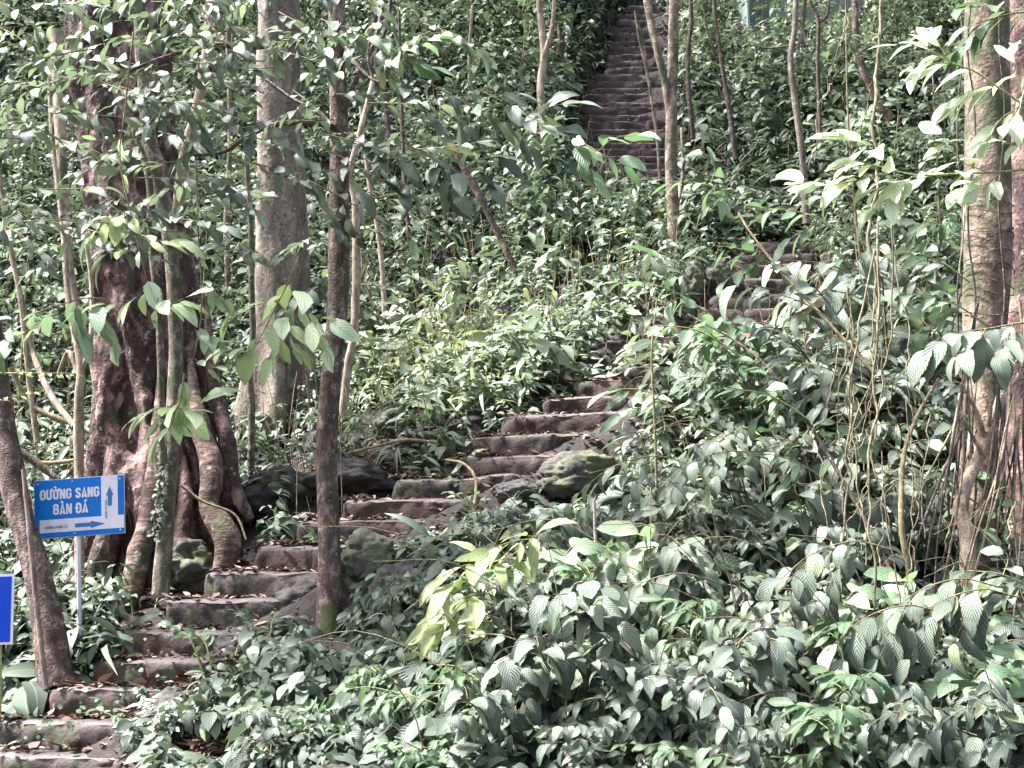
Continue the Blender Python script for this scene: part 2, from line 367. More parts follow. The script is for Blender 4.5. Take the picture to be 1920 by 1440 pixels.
def path_dist(x, y):
    """distance to the stair centre line, height there, half width there"""
    q = np.stack([x, y], -1); bd = np.full(x.shape, 1e9); bz = np.zeros(x.shape); bw = np.ones(x.shape)
    for k in range(PATHN-1):
        a = PATH[k]; b = PATH[k+1]; ab = b[:2]-a[:2]
        t = np.clip(((q-a[:2])@ab)/(ab@ab), 0, 1)
        d = np.linalg.norm(q-(a[:2]+t[..., None]*ab), axis=-1)
        m = d < bd
        bd = np.where(m, d, bd); bz = np.where(m, a[2]+t*(b[2]-a[2]), bz); bw = np.where(m, PW[k]*.5, bw)
    return bd, bz, bw
def ground(x, y):
    x = np.asarray(x, float); y = np.asarray(y, float); sh = x.shape; xf = x.ravel(); yf = y.ravel(); z = np.empty(len(xf))
    for s in range(0, len(xf), 20000):
        q = np.stack([xf[s:s+20000], yf[s:s+20000]], -1)
        z[s:s+20000] = tps(((q[:, None]-XY[None])**2).sum(-1))@sol[:n_]+sol[n_]+q@sol[n_+1:]
    p3 = np.stack([xf, yf, 0*xf], -1)
    z += .13*fbm(p3*.9, 5, 4)*np.clip((yf-5)/4, 0.1, 1)+.05*fbm(p3*4, 9, 3)
    d, bz, bw = path_dist(xf, yf)
    near_side = path_dist(xf, yf+.12)[0] < d-.02                  # the bank drops away quickly on the downhill side
    k = np.where(near_side & (yf < 11.2), np.clip((d-bw*.80)/.16, 0, 1), np.clip((d-bw-.08)/.45, 0, 1)); k = k*k*(3-2*k)
    z = (bz-.24)*(1-k)+z*k
    return z.reshape(sh)
def g1(x, y): return float(ground(np.array([x]), np.array([y]))[0])
gx = np.concatenate([np.linspace(-22, -9, 14), np.arange(-8.8, 9.8, .16), np.linspace(10, 22, 13)])
gy = np.concatenate([np.linspace(-6, 5, 12), np.arange(5.2, 30, .16), np.linspace(30.5, 45, 16)])
GX, GY_ = np.meshgrid(gx, gy); GZ = ground(GX, GY_)
r, c = GX.shape; i = np.arange(r-1)[:, None]*c; j = np.arange(c-1)[None]
Q = np.stack([i+j, i+j+1, i+c+j+1, i+c+j], -1).reshape(-1, 4)
tag(mesh_from('ground', np.stack([GX, GY_, GZ], -1).reshape(-1, 3), Q, M['soil']), 'dark leaf littered forest slope under the plants', kind='structure')
# coarse table for fast lookups
def gz(x, y):
    xi = np.interp(x, gx, np.arange(len(gx))); yi = np.interp(y, gy, np.arange(len(gy)))
    x0 = np.clip(xi.astype(int), 0, len(gx)-2); y0 = np.clip(yi.astype(int), 0, len(gy)-2); fx = xi-x0; fy = yi-y0
    return (GZ[y0, x0]*(1-fx)+GZ[y0, x0+1]*fx)*(1-fy)+(GZ[y0+1, x0]*(1-fx)+GZ[y0+1, x0+1]*fx)*fy
def on_ground(u, v, Y0=5.5, Y1=30):
    """the ground point seen at pixel u, v"""
    Ys = np.linspace(Y0, Y1, 400); pts = np.array([P(u, v, Y) for Y in Ys]); d = pts[:, 2]-gz(pts[:, 0], pts[:, 1])
    k = np.argmax(d < 0) if (d < 0).any() else len(Ys)-1
    return np.array([pts[k, 0], pts[k, 1], gz(pts[k, 0], pts[k, 1])])

# ------------------------------------------------------------------ stone steps
def step_mesh(a, b, v, Y, nextY, seed, amp=1.0, skew=.2):
    L = P(a, v, Y); R = P(b, v, Y); wdt = np.linalg.norm(R-L); c = (L+R)/2
    ex = np.array([math.cos(skew), -math.sin(skew), 0]); ey = np.array([math.sin(skew), math.cos(skew), 0]); ez = np.array([0, 0, 1.])
    dep = max(.5, (nextY-Y)+.34); hgt = .42
    nx, ny, nz = max(16, int(wdt/.035)), 7, 12
    V = []; Q = []
    def face(f, n1, n2):
        s_ = np.linspace(0, 1, n1+1); t_ = np.linspace(0, 1, n2+1); Sg, T = np.meshgrid(s_, t_, indexing='ij')
        base = sum(len(x) for x in V); V.append(f(Sg.ravel(), T.ravel()))
        i = np.arange(n1)[:, None]*(n2+1); j = np.arange(n2)[None]
        Q.append(np.stack([i+j, i+n2+1+j, i+n2+1+j+1, i+j+1], -1).reshape(-1, 4)+base)
    o = np.zeros
    face(lambda s, t: np.stack([s-.5, 0*s, -(1-t)**1.4], -1), nx, nz)
    face(lambda s, t: np.stack([s-.5, t**1.8, 0*s], -1), nx, ny+3)
    face(lambda s, t: np.stack([0*s-.5, 1-s, t-1], -1), ny, nz)
    face(lambda s, t: np.stack([0*s+.5, s, t-1], -1), ny, nz)
    V = np.vstack(V); Q = np.vstack(Q)
    p = V*np.array([wdt, dep, hgt])
    # rounded worn nose, irregular ends, split into stones
    q = np.stack([p[:, 0], p[:, 1]*.7, p[:, 2]], -1)
    n1 = fbm(q*3.2+seed*7.7, 3, 4); n2 = fbm(q*9+seed*3.1, 8, 3); n3 = fbm(q*2.0+seed*5.3, 21, 3)
    nose = np.exp(-((p[:, 2])**2)/.004)*np.exp(-(p[:, 1]**2)/.01)
    p[:, 1] += amp*(.055*n1+.022*n2)+nose*.025*amp*(1+n1)+(-p[:, 2])*.06
    p[:, 2] += amp*(.032*n3+.014*n2-.018*nose*(1+n2))*(p[:, 2] > -.3)
    edge = np.clip((np.abs(V[:, 0])-.42)/.08, 0, 1)
    p[:, 1] += edge**2*.09*amp; p[:, 2] -= edge**2*.05*amp*(1+n1)
    p[:, 2] -= np.clip(.045-p[:, 1], 0, .045)*.55*(V[:, 2] > -.001)*(V[:, 1] < .4)
    p[:, 0] += amp*.05*n1*(edge > 0)
    wear_highlight = np.exp(-(V[:, 2]*hgt/.035)**2)*np.exp(-(np.maximum(V[:, 1]*dep, 0)/.09)**2)*(.75+.5*n2)  # lighter along the nose: stone wear and a painted highlight
    rs = np.random.default_rng(seed)
    for x0 in (rs.uniform(-.45, .45, int(rs.integers(1, 4)))*wdt):                    # joints between the stones
        g = np.exp(-((p[:, 0]-x0-.06*n1)/.016)**2)
        p[:, 1] += g*.028*amp*(V[:, 1] < .01); p[:, 2] -= g*.012*amp*(V[:, 1] < .5)
    lean = rs.uniform(-.02, .02, 4)
    seg = np.clip(((V[:, 0]+.5)*4).astype(int), 0, 3)
    p[:, 1] += lean[seg]*amp
    W = c+p[:, 0:1]*ex+p[:, 1:2]*ey+p[:, 2:3]*ez
    return W, Q, np.clip(wear_highlight, 0, 1)
def flight(name, label, steps, mat, nextY, seed, amp, skew):
    c0 = P((steps[0][0]+steps[0][1])/2, steps[0][2], steps[0][3])
    root = thing(name, label, 'staircase', c0)
    for i, (a, b, v, Y) in enumerate(steps):
        ny = steps[i+1][3] if i+1 < len(steps) else nextY
        W, Q, wear_highlight = step_mesh(a, b, v, Y, ny, seed+i, amp, skew)
        o = mesh_from('stone_step', W-c0, Q, mat, root, tint=wear_highlight)
    return root
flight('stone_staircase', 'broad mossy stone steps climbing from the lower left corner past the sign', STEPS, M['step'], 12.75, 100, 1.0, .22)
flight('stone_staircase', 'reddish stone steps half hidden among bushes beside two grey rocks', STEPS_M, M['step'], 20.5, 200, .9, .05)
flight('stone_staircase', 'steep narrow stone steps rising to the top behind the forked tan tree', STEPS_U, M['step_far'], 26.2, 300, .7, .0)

# ------------------------------------------------------------------ rocks
def rock(u, v, Y, wpx, hpx, mat, label, seed, depth=None, rough=.28, name='boulder', sink=.25, flat=1.0):
    c = P(u, v, Y); rx = wpx/F*Y/2; rz = hpx/F*Y/2; ry = depth or rx*.9
    bm = bmesh.new(); bmesh.ops.create_icosphere(bm, subdivisions=5, radius=1)
    co_ = np.array([x.co[:] for x in bm.verts])
    d = 1+rough*fbm(co_*1.5+seed*3.3, seed, 5)*1.6+.10*(1-np.abs(fbm(co_*4+seed, seed+9, 4))*2)
    q = np.round(fbm(co_*1.1+seed, seed+4, 2)*5)/5; d = d+.18*q
    co_ = co_*d[:, None]*np.array([rx, ry, rz])
    for x, y in zip(bm.verts, co_): x.co = y
    me = bpy.data.meshes.new(name); bm.to_mesh(me); bm.free(); me.materials.append(mat)
    for p_ in me.polygons: p_.use_smooth = True
    o = bpy.data.objects.new(name, me); COL.objects.link(o); o.location = c
    return tag(o, label, 'rock')
rock(1085, 897, 10.45, 150, 86, M['rock'], 'mossy boulder lying at the right edge of the lower stone steps', 3)
rock(965, 925, 10.25, 80, 44, M['karst'], 'dark low rock left of the mossy boulder', 5)
rock(1000, 700, 13.2, 60, 36, M['limestone'], 'small grey rock among plants above the lower steps', 6)
rock(655, 900, 11.7, 150, 80, M['karst'], 'black jagged rock right of the slender reddish trunk above the steps', 8, rough=.42)
rock(520, 930, 11.7, 130, 90, M['karst'], 'dark rock between the fig roots and the slender reddish trunk', 9, rough=.4)
rock(345, 1060, 10.8, 110, 100, M['rock'], 'mossy lumpy rock at the foot of the fig roots', 11, rough=.4)
rock(325, 1352, 8.75, 90, 95, M['rock'], 'squarish mossy stone at the right end of a low step', 12)
rock(275, 1400, 8.6, 70, 60, M['rock'], 'rounded mossy stone beside the lowest steps', 13)
rock(470, 1215, 9.7, 120, 80, M['karst'], 'dark mossy stone closing the right end of the fifth step', 14)
rock(690, 1055, 9.75, 110, 90, M['rock'], 'mossy dark stone behind the slender trunk at the step ends', 31, rough=.4)
rock(430, 1262, 9.3, 80, 60, M['rock'], 'mossy stone at the right end of the fourth step', 33, rough=.35)
rock(760, 1110, 9.4, 120, 110, M['karst'], 'rough dark stone in the bank below the slender trunk', 34, rough=.42)
rock(570, 1140, 9.95, 110, 80, M['karst'], 'dark mossy stone just left of the slender trunk base', 15)
rock(738, 600, 15.2, 46, 40, M['limestone'], 'pale rock standing behind the thin bent pale trunk', 16, rough=.4)
rock(775, 765, 13.2, 110, 70, M['karst'], 'dark rounded rock in the plants left of the lower steps', 17)
rock(985, 388, 18.0, 75, 110, M['limestone'], 'tall pale limestone block on the slope left of the upper steps', 18, rough=.35)
rock(1345, 522, 14.3, 52, 60, M['rock'], 'grey rock touching the left end of the reddish steps', 19, rough=.35)
rock(1300, 535, 14.2, 44, 66, M['rock'], 'narrow grey rock, left one of the pair by the reddish steps', 20, rough=.35)
rock(890, 1190, 8.6, 150, 90, M['karst'], 'dark rock under the yellow leaved plant', 21)
rock(710, 1100, 9.5, 55, 75, M['rock'], 'mossy stone right of the slender trunk base', 22)
rock(740, 800, 12.6, 80, 60, M['rock'], 'yellowish mossy rock above the black jagged rock', 23)
rock(1500, 560, 13.6, 70, 60, M['karst'], 'dark rock at the right end of the reddish steps', 24)
rock(1690, 200, 19.4, 220, 90, M['karst'], 'wide dark rock outcrop on the upper right slope', 25, rough=.4)

# ------------------------------------------------------------------ trunks
def px(pts): return [P(*p) for p in pts]
def trunk_tree(name, label, pts, rpx, mat, cat='tree', seg=14, wob=.16, limbs=(), group=None, seed=1, n=None):
    """pts = (u, v, Y) from base to top; rpx = radius in pixels at evenly spaced places"""
    W = px(pts); base = W[0]
    root = thing(name, label, cat, base, group)
    acc = Acc(); Ym = pts[0][2]
    acc.tube([q-base for q in W], [r_/F*Ym for r_ in rpx], seg=seg, n=n or 60, wob=wob, seed=seed)
    for k, (lp, lr) in enumerate(limbs):
        acc.tube([P(*q)-base for q in lp], [r_/F*lp[0][2] for r_ in lr], seg=8, n=24, wob=.12, seed=seed+k)
    acc.build('trunk', mat, root)
    root['_b'] = 0; del root['_b']
    return root, base
# big fluted fig
def fig():
    ring = [(222, -220, 118), (222, 100, 112), (238, 300, 106), (268, 500, 106), (290, 700, 112), (296, 850, 128), (300, 960, 142), (305, 1060, 156), (305, 1150, 175)]
    Y = 11.6; base = P(305, 1150, Y); root = thing('fig_tree', 'huge fluted reddish brown fig trunk with buttress roots behind the sign', 'tree', base)
    vv = np.array([r_[1] for r_ in ring], float); n = 170; seg = 160
    t = np.linspace(-220, 1150, n); u = np.interp(t, vv, [r_[0] for r_ in ring]); hw = np.interp(t, vv, [r_[2] for r_ in ring])
    th = np.linspace(0, 2*math.pi, seg, endpoint=False)
    C = np.array([P(a, b, Y) for a, b in zip(u, t)]); R = hw/F*Y
    low = np.clip((t-250)/900, 0, 1)[:, None]
    TH = th[None]+.25*np.sin(t[:, None]/210.)
    fl = .0
    for (a0, wd, am) in [(-1.0, .30, 1.0), (-1.75, .34, .8), (-2.35, .28, .9), (-.35, .3, .8), (-3.0, .3, .9), (.4, .4, .8), (1.3, .5, .7), (2.2, .5, .7)]:
        dd = np.angle(np.exp(1j*(TH-a0+.10*np.sin(t[:, None]/80.+a0*3)+.05*np.sin(t[:, None]/31.+a0*5)))); wd = wd*.72
        fl = fl+am*np.exp(-(dd/wd)**2)
    rr = .74+.22*fl*(.6+1.3*low**1.3)-.28*low*(1-np.minimum(fl, 1))
    X = C[:, None]+R[:, None, None]*rr[..., None]*np.stack([np.cos(th), np.sin(th)*.85, 0*th], -1)[None]
    nz = fbm(X*np.array([4.5, 4.5, 1.8]), 2, 6)+.45*(1-2*np.abs(fbm(X*np.array([11, 11, 4]), 33, 3))); hz = fbm(X*np.array([2, 2, 22]), 6, 3)
    X = X+np.stack([np.cos(th), np.sin(th), 0*th], -1)[None]*(nz*.085+.018*hz*low)[..., None]
    V = X.reshape(-1, 3)-base
    i = np.arange(n-1)[:, None]*seg; j = np.arange(seg)[None]; k = (j+1) % seg
    mesh_from('trunk', V, np.stack([i+j, i+seg+j, i+seg+k, i+k], -1).reshape(-1, 4), M['fig_bark'], root)
    for s, (pp, rr_) in enumerate([
        ([(300, 700, 11.25), (296, 850, 11.0), (285, 950, 10.85), (262, 1040, 10.7), (240, 1130, 10.6), (215, 1180, 10.6)], (6, 18, 22, 20, 19, 12)),
        ([(352, 660, 11.35), (372, 790, 11.1), (398, 880, 10.9), (392, 950, 10.8), (425, 1010, 10.72), (420, 1070, 10.7)], (6, 18, 22, 19, 25, 20)),
        ([(385, 560, 11.5), (398, 700, 11.4), (425, 830, 11.25), (438, 910, 11.15), (470, 975, 11.1)], (5, 14, 18, 16, 8)),
        ([(222, 600, 11.6), (215, 800, 11.35), (212, 950, 11.1), (192, 1060, 10.95), (188, 1140, 10.9)], (5, 14, 24, 24, 14)),
        ([(175, 950, 11.3), (150, 1060, 11.1), (120, 1130, 11.0), (95, 1170, 10.9)], (14, 18, 16, 10)),
        ([(335, 800, 11.2), (348, 930, 10.95), (340, 1010, 10.8), (352, 1085, 10.7)], (4, 15, 16, 14)),
    ]):
        a = Acc(); a.tube([P(*q)-base for q in pp], [x/F*11 for x in rr_], seg=22, n=80, wob=.34, seed=s)
        a.build('buttress_root', M['root_bark'] if s in (0, 1) else M['fig_bark'], root)
fig()
# pale big tree with flared foot
def big_pale():
    ring = [(522, -200, 44), (522, 60, 46), (524, 250, 48), (528, 480, 54), (527, 620, 60), (524, 720, 72), (520, 800, 86), (518, 860, 100)]
    Y = 14.2; base = P(518, 860, Y); root = thing('tree', 'stout pale grey trunk with a flared foot behind the fig tree', 'tree', base)
    n = 120; seg = 80; vv = [r_[1] for r_ in ring]; t = np.linspace(-200, 860, n)
    u = np.interp(t, vv, [r_[0] for r_ in ring]); hw = np.interp(t, vv, [r_[2] for r_ in ring]); th = np.linspace(0, 2*math.pi, seg, endpoint=False)
    C = np.array([P(a, b, Y) for a, b in zip(u, t)]); R = hw/F*Y
    low = np.clip((t-520)/340, 0, 1)[:, None]
    fl = .92+low*(.28*np.cos(th*5+1.0)[None]-.1)+.05*np.cos(th*3+.5)[None]
    X = C[:, None]+R[:, None, None]*fl[..., None]*np.stack([np.cos(th), np.sin(th), 0*th], -1)[None]
    X = X+np.stack([np.cos(th), np.sin(th), 0*th], -1)[None]*(fbm(X*np.array([4, 4, 1.5]), 12, 4)*.03)[..., None]
    i = np.arange(n-1)[:, None]*seg; j = np.arange(seg)[None]; k = (j+1) % seg
    mesh_from('trunk', X.reshape(-1, 3)-base, np.stack([i+j, i+seg+j, i+seg+k, i+k], -1).reshape(-1, 4), M['grey_bark'], root)
big_pale()

# leaf spray along a branch ----------------------------------------------------
UP = np.array([0., 0, 1])
def spray(lv, tb, pts, n, L, tint=(.3, .8), r=(.006, .002), droop=.3, side=1.0, hang=.35, face=(-.15, -.55, 1.0), seed=0, wl=.42, petiole=.02, jit=.25, t0=.15, tip=3):
    """alternate leaves along a thin branch given by world points"""
    rs = np.random.default_rng(seed)
    p = tb.tube(pts, r, seg=5, n=max(6, len(pts)*4)) if tb is not None else resample(pts, 12)
    m = len(p); tt = np.linspace(t0, 1, n); k = tt*(m-1); i = np.minimum(k.astype(int), m-2); f = (k-i)[:, None]
    q = p[i]*(1-f)+p[i+1]*f; tg = norm(p[i+1]-p[i])
    lat = norm(np.cross(tg, UP)+1e-6)
    sg = np.where(np.arange(n) % 2 == 0, 1., -1.)[:, None]
    d = tg*.75+lat*sg*side+rs.normal(0, jit, (n, 3)); d[:, 2] -= hang
    if tip: d[-tip:] = tg[-tip:]+lat[-tip:]*rs.uniform(-.9, .9, (min(tip, n), 1))*side+rs.normal(0, .25, (min(tip, n), 3)); d[-tip:, 2] -= hang*.7
    d = norm(d)
    Ls = L*rs.uniform(.65, 1.15, n)
    up = norm(np.array(face)[None]+rs.normal(0, .35, (n, 3)))
    lv.add(q+d*petiole, d, up, Ls, Ls*wl*rs.uniform(.8, 1.2, n), droop*rs.uniform(.2, 1.6, n), rs.uniform(.05, .45, n), rs.uniform(tint[0], tint[1], n)+(rs.random(n) < .008)*.3)
    return p

# 3: slender reddish trunk in front of the steps
t3, b3 = trunk_tree('slender_tree', 'slender reddish brown mottled trunk crossing the lower steps, moss at its foot', [(618, 1195, 9.45), (618, 1050, 9.45), (612, 850, 9.5), (622, 690, 9.5), (634, 560, 9.5), (636, 380, 9.5), (636, 240, 9.5), (632, 100, 9.5), (630, -150, 9.5)],
    (27, 22, 20, 20, 19.5, 21, 19, 18, 17, 16), M['brown_bark'], seg=26, wob=.10, n=120, seed=3,
    limbs=[([(628, 238, 9.45), (600, 232, 9.4), (545, 230, 9.35), (500, 238, 9.3), (455, 262, 9.2), (420, 285, 9.2), (365, 292, 9.2)], (7.5, 6, 5.5, 5, 4, 3)),
           ([(626, 68, 9.45), (560, 78, 9.4), (460, 90, 9.3), (400, 84, 9.2), (300, 110, 9.1), (240, 135, 9.0)], (7, 6, 5.5, 4, 3)),
           ([(626, 240, 9.45), (590, 205, 9.5), (540, 180, 9.6), (440, 100, 9.7), (380, 30, 9.8)], (5, 4, 3, 3)),
           ([(640, 60, 9.45), (660, 110, 9.3), (700, 150, 9.2), (740, 150, 9.0)], (5, 4, 3, 2)),
           ([(642, 210, 9.45), (668, 150, 9.5), (705, 70, 9.6), (725, -40, 9.7)], (6, 5, 4, 4)),
           ([(700, 150, 9.2), (690, 100, 9.2), (705, 30, 9.2), (712, -40, 9.2)], (3, 3, 2))])
a = Acc(); a.tube([P(619, 1200, 9.44)-b3, P(618, 1150, 9.44)-b3, P(617, 1105, 9.44)-b3], [.122, .098, .078], seg=40, n=40, wob=.22, seed=4)
a.build('moss_patch', M['moss'], t3)
def ground_y(u, v): return on_ground(u, v)[1]
def thin(label, pts, rpx, mat, limbs=(), name='thin_tree', **k):
    return trunk_tree(name, label, pts, rpx, M[mat], seg=k.pop('seg', 10), limbs=limbs, **k)
t4, b4 = thin('grey green mossy stem with creeper leaves, leaning against the fig trunk', [(300, 1120, 10.3), (312, 980, 10.35), (322, 830, 10.4), (330, 640, 10.5), (318, 450, 10.5), (290, 320, 10.5), (272, 180, 10.5), (262, 40, 10.5), (255, -120, 10.5)], (17, 15, 14, 14, 14, 13, 12), 'mossy_bark', seg=18, seed=5)
thin('thin greenish stem just left of the mossy creeper stem', [(306, 870, 10.25), (303, 760, 10.2), (298, 600, 10.2), (283, 450, 10.2), (278, 330, 10.2), (240, 220, 10.2), (180, 100, 10.2), (150, 0, 10.2)], (8, 7, 7, 6, 5), 'mossy_bark', seed=6)
thin('straight pinkish stem in front of the fig trunk top', [(332, 420, 10.6), (345, 300, 10.6), (372, 190, 10.6), (388, 90, 10.6), (400, -60, 10.6)], (12, 11, 10, 9), 'pale_bark', seed=7)
thin('pale straight sapling trunk rising behind the blue direction sign', [(150, 1200, 10.7), (149, 1050, 10.7), (148, 880, 10.8), (148, 760, 10.8), (150, 680, 10.8), (128, 560, 10.9), (118, 430, 11), (100, 280, 11.1), (90, 120, 11.2)], (9, 9, 10, 8, 6, 5, 4), 'pale_bark', seed=8,
     limbs=[([(152, 700, 10.8), (170, 640, 10.8), (172, 540, 10.9), (160, 440, 10.9)], (6, 5, 4)), ([(110, 700, 10.9), (128, 660, 10.85), (146, 700, 10.8)], (4, 4, 5))])
thin('brown blotched leaning trunk at the left edge, bamboo pole against it', [(105, 1290, 9.4), (92, 1180, 9.45), (62, 1050, 9.5), (30, 930, 9.6), (5, 800, 9.7), (-20, 620, 9.8), (-45, 400, 9.9)], (34, 27, 24, 25, 24, 22), 'brown_bark', name='leaning_tree', seg=22, n=90, seed=9)
thin('pale leaning stem crossing the undergrowth at far left', [(140, 800, 12.6), (95, 740, 12.8), (62, 660, 13), (40, 560, 13.1), (22, 480, 13.2), (8, 380, 13.3)], (6, 6, 5, 4), 'pale_bark', seed=10)
thin('thin upright grey stem at the left edge behind leaves', [(70, 830, 13.0), (55, 720, 13), (38, 560, 13), (15, 440, 13), (-5, 300, 13)], (6, 5, 5, 4), 'pale_bark', seed=11)
thin('tan leafless stem left of the fig trunk', [(185, 860, 12.9), (178, 700, 12.9), (140, 560, 13), (120, 400, 13), (112, 200, 13.1), (106, 60, 13.2)], (8, 8, 9, 12, 14), 'pale_bark', seed=12)
thin('thin bent pale trunk right of the slender reddish trunk', [(646, 800, 12.6), (645, 760, 12.6), (652, 690, 12.6), (664, 620, 12.6), (668, 500, 12.6), (666, 380, 12.6), (655, 330, 12.6), (672, 260, 12.6), (700, 150, 12.7)], (7, 8, 8, 8, 7, 6, 5), 'pale_bark', seg=12, seed=13)
thin('narrow pale stem in the undergrowth behind the bent trunk', [(722, 620, 15.5), (718, 520, 15.5), (708, 430, 15.5), (690, 330, 15.5), (676, 200, 15.5)], (5, 5, 4, 3), 'pale_bark', seed=14)
thin('pale pinkish trunk left of the upper steps, forked near the top', [(1026, 400, 18.8), (1026, 330, 18.8), (1018, 240, 18.8), (1014, 160, 18.8), (1020, 100, 18.8), (1012, 20, 18.8), (1008, -60, 18.8)], (9, 8, 7.5, 7, 6), 'pale_bark', seed=15, limbs=[([(1018, 110, 18.8), (1034, 60, 18.7), (1040, 0, 18.6), (1046, -60, 18.6)], (6, 5, 4, 4))])
thin('forked tan tree standing in front of the upper stone steps', [(1265, 480, 15.6), (1262, 400, 15.6), (1258, 300, 15.6), (1260, 200, 15.6), (1262, 100, 15.6), (1264, 0, 15.6), (1266, -120, 15.6)], (13, 11.5, 11, 10.5, 9), 'tan_bark', name='forked_tree', seg=18, seed=16,
     limbs=[([(1256, 215, 15.6), (1246, 150, 15.55), (1234, 100, 15.5), (1222, 50, 15.5), (1212, -10, 15.5), (1204, -90, 15.5)], (8, 8, 7.5, 8, 7)), ([(1266, 400, 15.7), (1280, 330, 15.9), (1278, 240, 16)], (4, 4, 3))])
thin('very thin crooked stem crossing the upper steps', [(1238, 345, 18), (1232, 260, 18), (1222, 190, 18), (1212, 130, 18), (1200, 80, 18), (1190, 20, 18)], (3.2, 3, 3, 2), 'tan_bark', seed=17, limbs=[([(1214, 135, 18), (1208, 90, 18), (1197, 45, 18)], (2, 1.6, 1.2))])
thin('thin dark trunk right of the forked tan tree', [(1300, 260, 19.3), (1292, 180, 19.3), (1290, 100, 19.3), (1296, 30, 19.3), (1290, -60, 19.3)], (5, 5, 4.5, 4), 'dark_bark', seed=18)
thin('dark twisted trunk under the green building wall', [(1380, 300, 18.5), (1368, 210, 18.5), (1352, 110, 18.5), (1340, 20, 18.5), (1342, -60, 18.5)], (6, 5, 4, 4), 'dark_bark', seed=19, limbs=[([(1352, 110, 18.5), (1330, 70, 18.5), (1318, 10, 18.5)], (3, 2, 2))])
thin('grey forked trunk before the pale green wall', [(1512, 420, 15), (1505, 300, 15), (1492, 200, 15), (1482, 110, 15), (1490, 50, 15), (1494, -60, 15)], (7, 7, 6.5, 6, 5), 'grey_bark', name='forked_tree', seed=20, limbs=[([(1482, 100, 15), (1500, 78, 15), (1508, 30, 15), (1512, -50, 15)], (4, 3, 3)), ([(1490, 85, 15), (1440, 90, 15), (1405, 84, 15)], (2.5, 2, 1.5))])
thin('thin dark stem with forked top just right of the grey forked trunk', [(1540, 300, 16), (1536, 200, 16), (1533, 110, 16), (1534, 40, 16), (1518, 0, 16), (1510, -60, 16)], (4.5, 4, 4, 3), 'dark_bark', seed=21, limbs=[([(1534, 45, 16), (1552, 25, 16), (1556, -30, 16)], (3, 3, 2))])
thin('curved brown trunk bending right on the upper right slope', [(1672, 225, 15), (1655, 200, 15), (1632, 160, 15), (1612, 110, 15), (1604, 50, 15), (1604, -60, 15)], (9, 9, 8, 7.5, 7), 'brown_bark', name='curved_tree', seed=22)
thin('dark brown stem leaning across the central slope', [(968, 510, 15.2), (935, 440, 15.2), (905, 380, 15.2), (872, 320, 15.2), (845, 270, 15.2)], (7, 6.5, 6, 5), 'brown_bark', name='leaning_tree', seed=23)
thin('grey curving stem at the top right of the central slope', [(735, 300, 14), (720, 180, 14), (705, 110, 14), (728, 40, 14), (735, -50, 14)], (6, 5, 4, 4), 'dark_bark', seed=24)
thin('short broken brown stump left of the upper steps', [(1048, 105, 22), (1050, 75, 22), (1047, 45, 22)], (6, 5, 3), 'brown_bark', name='tree_stump', seed=25, cat='stump')
thin('slim dark trunk beside the pale flared trunk', [(470, 900, 12.2), (472, 780, 12.2), (468, 690, 12.2), (474, 640, 12.2), (472, 540, 12.2), (470, 420, 12.2), (462, 300, 12.2)], (7, 7, 6, 6, 5), 'mossy_bark', seed=26)
thin('dark thin trunk left of the bent pale trunk, high on the slope', [(775, 520, 17), (765, 420, 17), (758, 320, 17), (752, 180, 17), (748, 20, 17)], (4, 4, 3), 'dark_bark', seed=27)
thin('pale thin trunk far up the slope left of centre', [(885, 260, 20), (882, 180, 20), (880, 100, 20), (886, 10, 20)], (4, 3.5, 3), 'pale_bark', seed=28)
thin('thin tan trunk standing at the top left of the pale flared trunk', [(430, 620, 17), (425, 420, 17), (432, 250, 17), (428, 80, 17), (430, -50, 17)], (6, 6, 5, 5), 'tan_bark', seed=29)
thin('thin upright dark stem between bushes right of the mossy boulder', [(1232, 990, 9.6), (1230, 860, 9.6), (1226, 760, 9.6), (1222, 660, 9.6), (1232, 560, 9.6)], (3, 2.6, 2.2, 1.5), 'twig', seed=30)
thin('thin pale upright stem in the foreground shrubs, middle of the picture', [(1132, 1300, 7.8), (1122, 1160, 7.8), (1118, 1060, 7.8), (1114, 940, 7.8)], (4.5, 4, 3.5, 2.5), 'pale_bark', seed=31)
# diagonal stems among the right hand shrubs
thin('long golden brown stem leaning left, over the reddish steps', [(1640, 700, 8.3), (1590, 645, 8.4), (1530, 580, 8.5), (1465, 510, 8.6), (1410, 440, 8.7), (1385, 400, 8.8)], (4, 3.5, 3, 2.5, 2), 'twig', name='leaning_sapling', cat='sapling', seed=32)
thin('long brown stem leaning left through the right hand shrubs', [(1700, 1130, 7.6), (1640, 1010, 7.8), (1580, 900, 8), (1520, 800, 8.2), (1450, 700, 8.4), (1380, 640, 8.6), (1290, 590, 8.8)], (4.5, 4, 4, 3, 2.5, 2), 'dark_bark', name='leaning_sapling', cat='sapling', seed=33)
thin('upright brown stem among vines left of the big right hand tree', [(1712, 1140, 7.9), (1702, 1060, 7.9), (1690, 980, 7.9), (1694, 860, 8), (1720, 780, 8.1), (1760, 710, 8.2)], (6, 6, 5, 4, 3), 'twig', name='leaning_sapling', cat='sapling', seed=34)

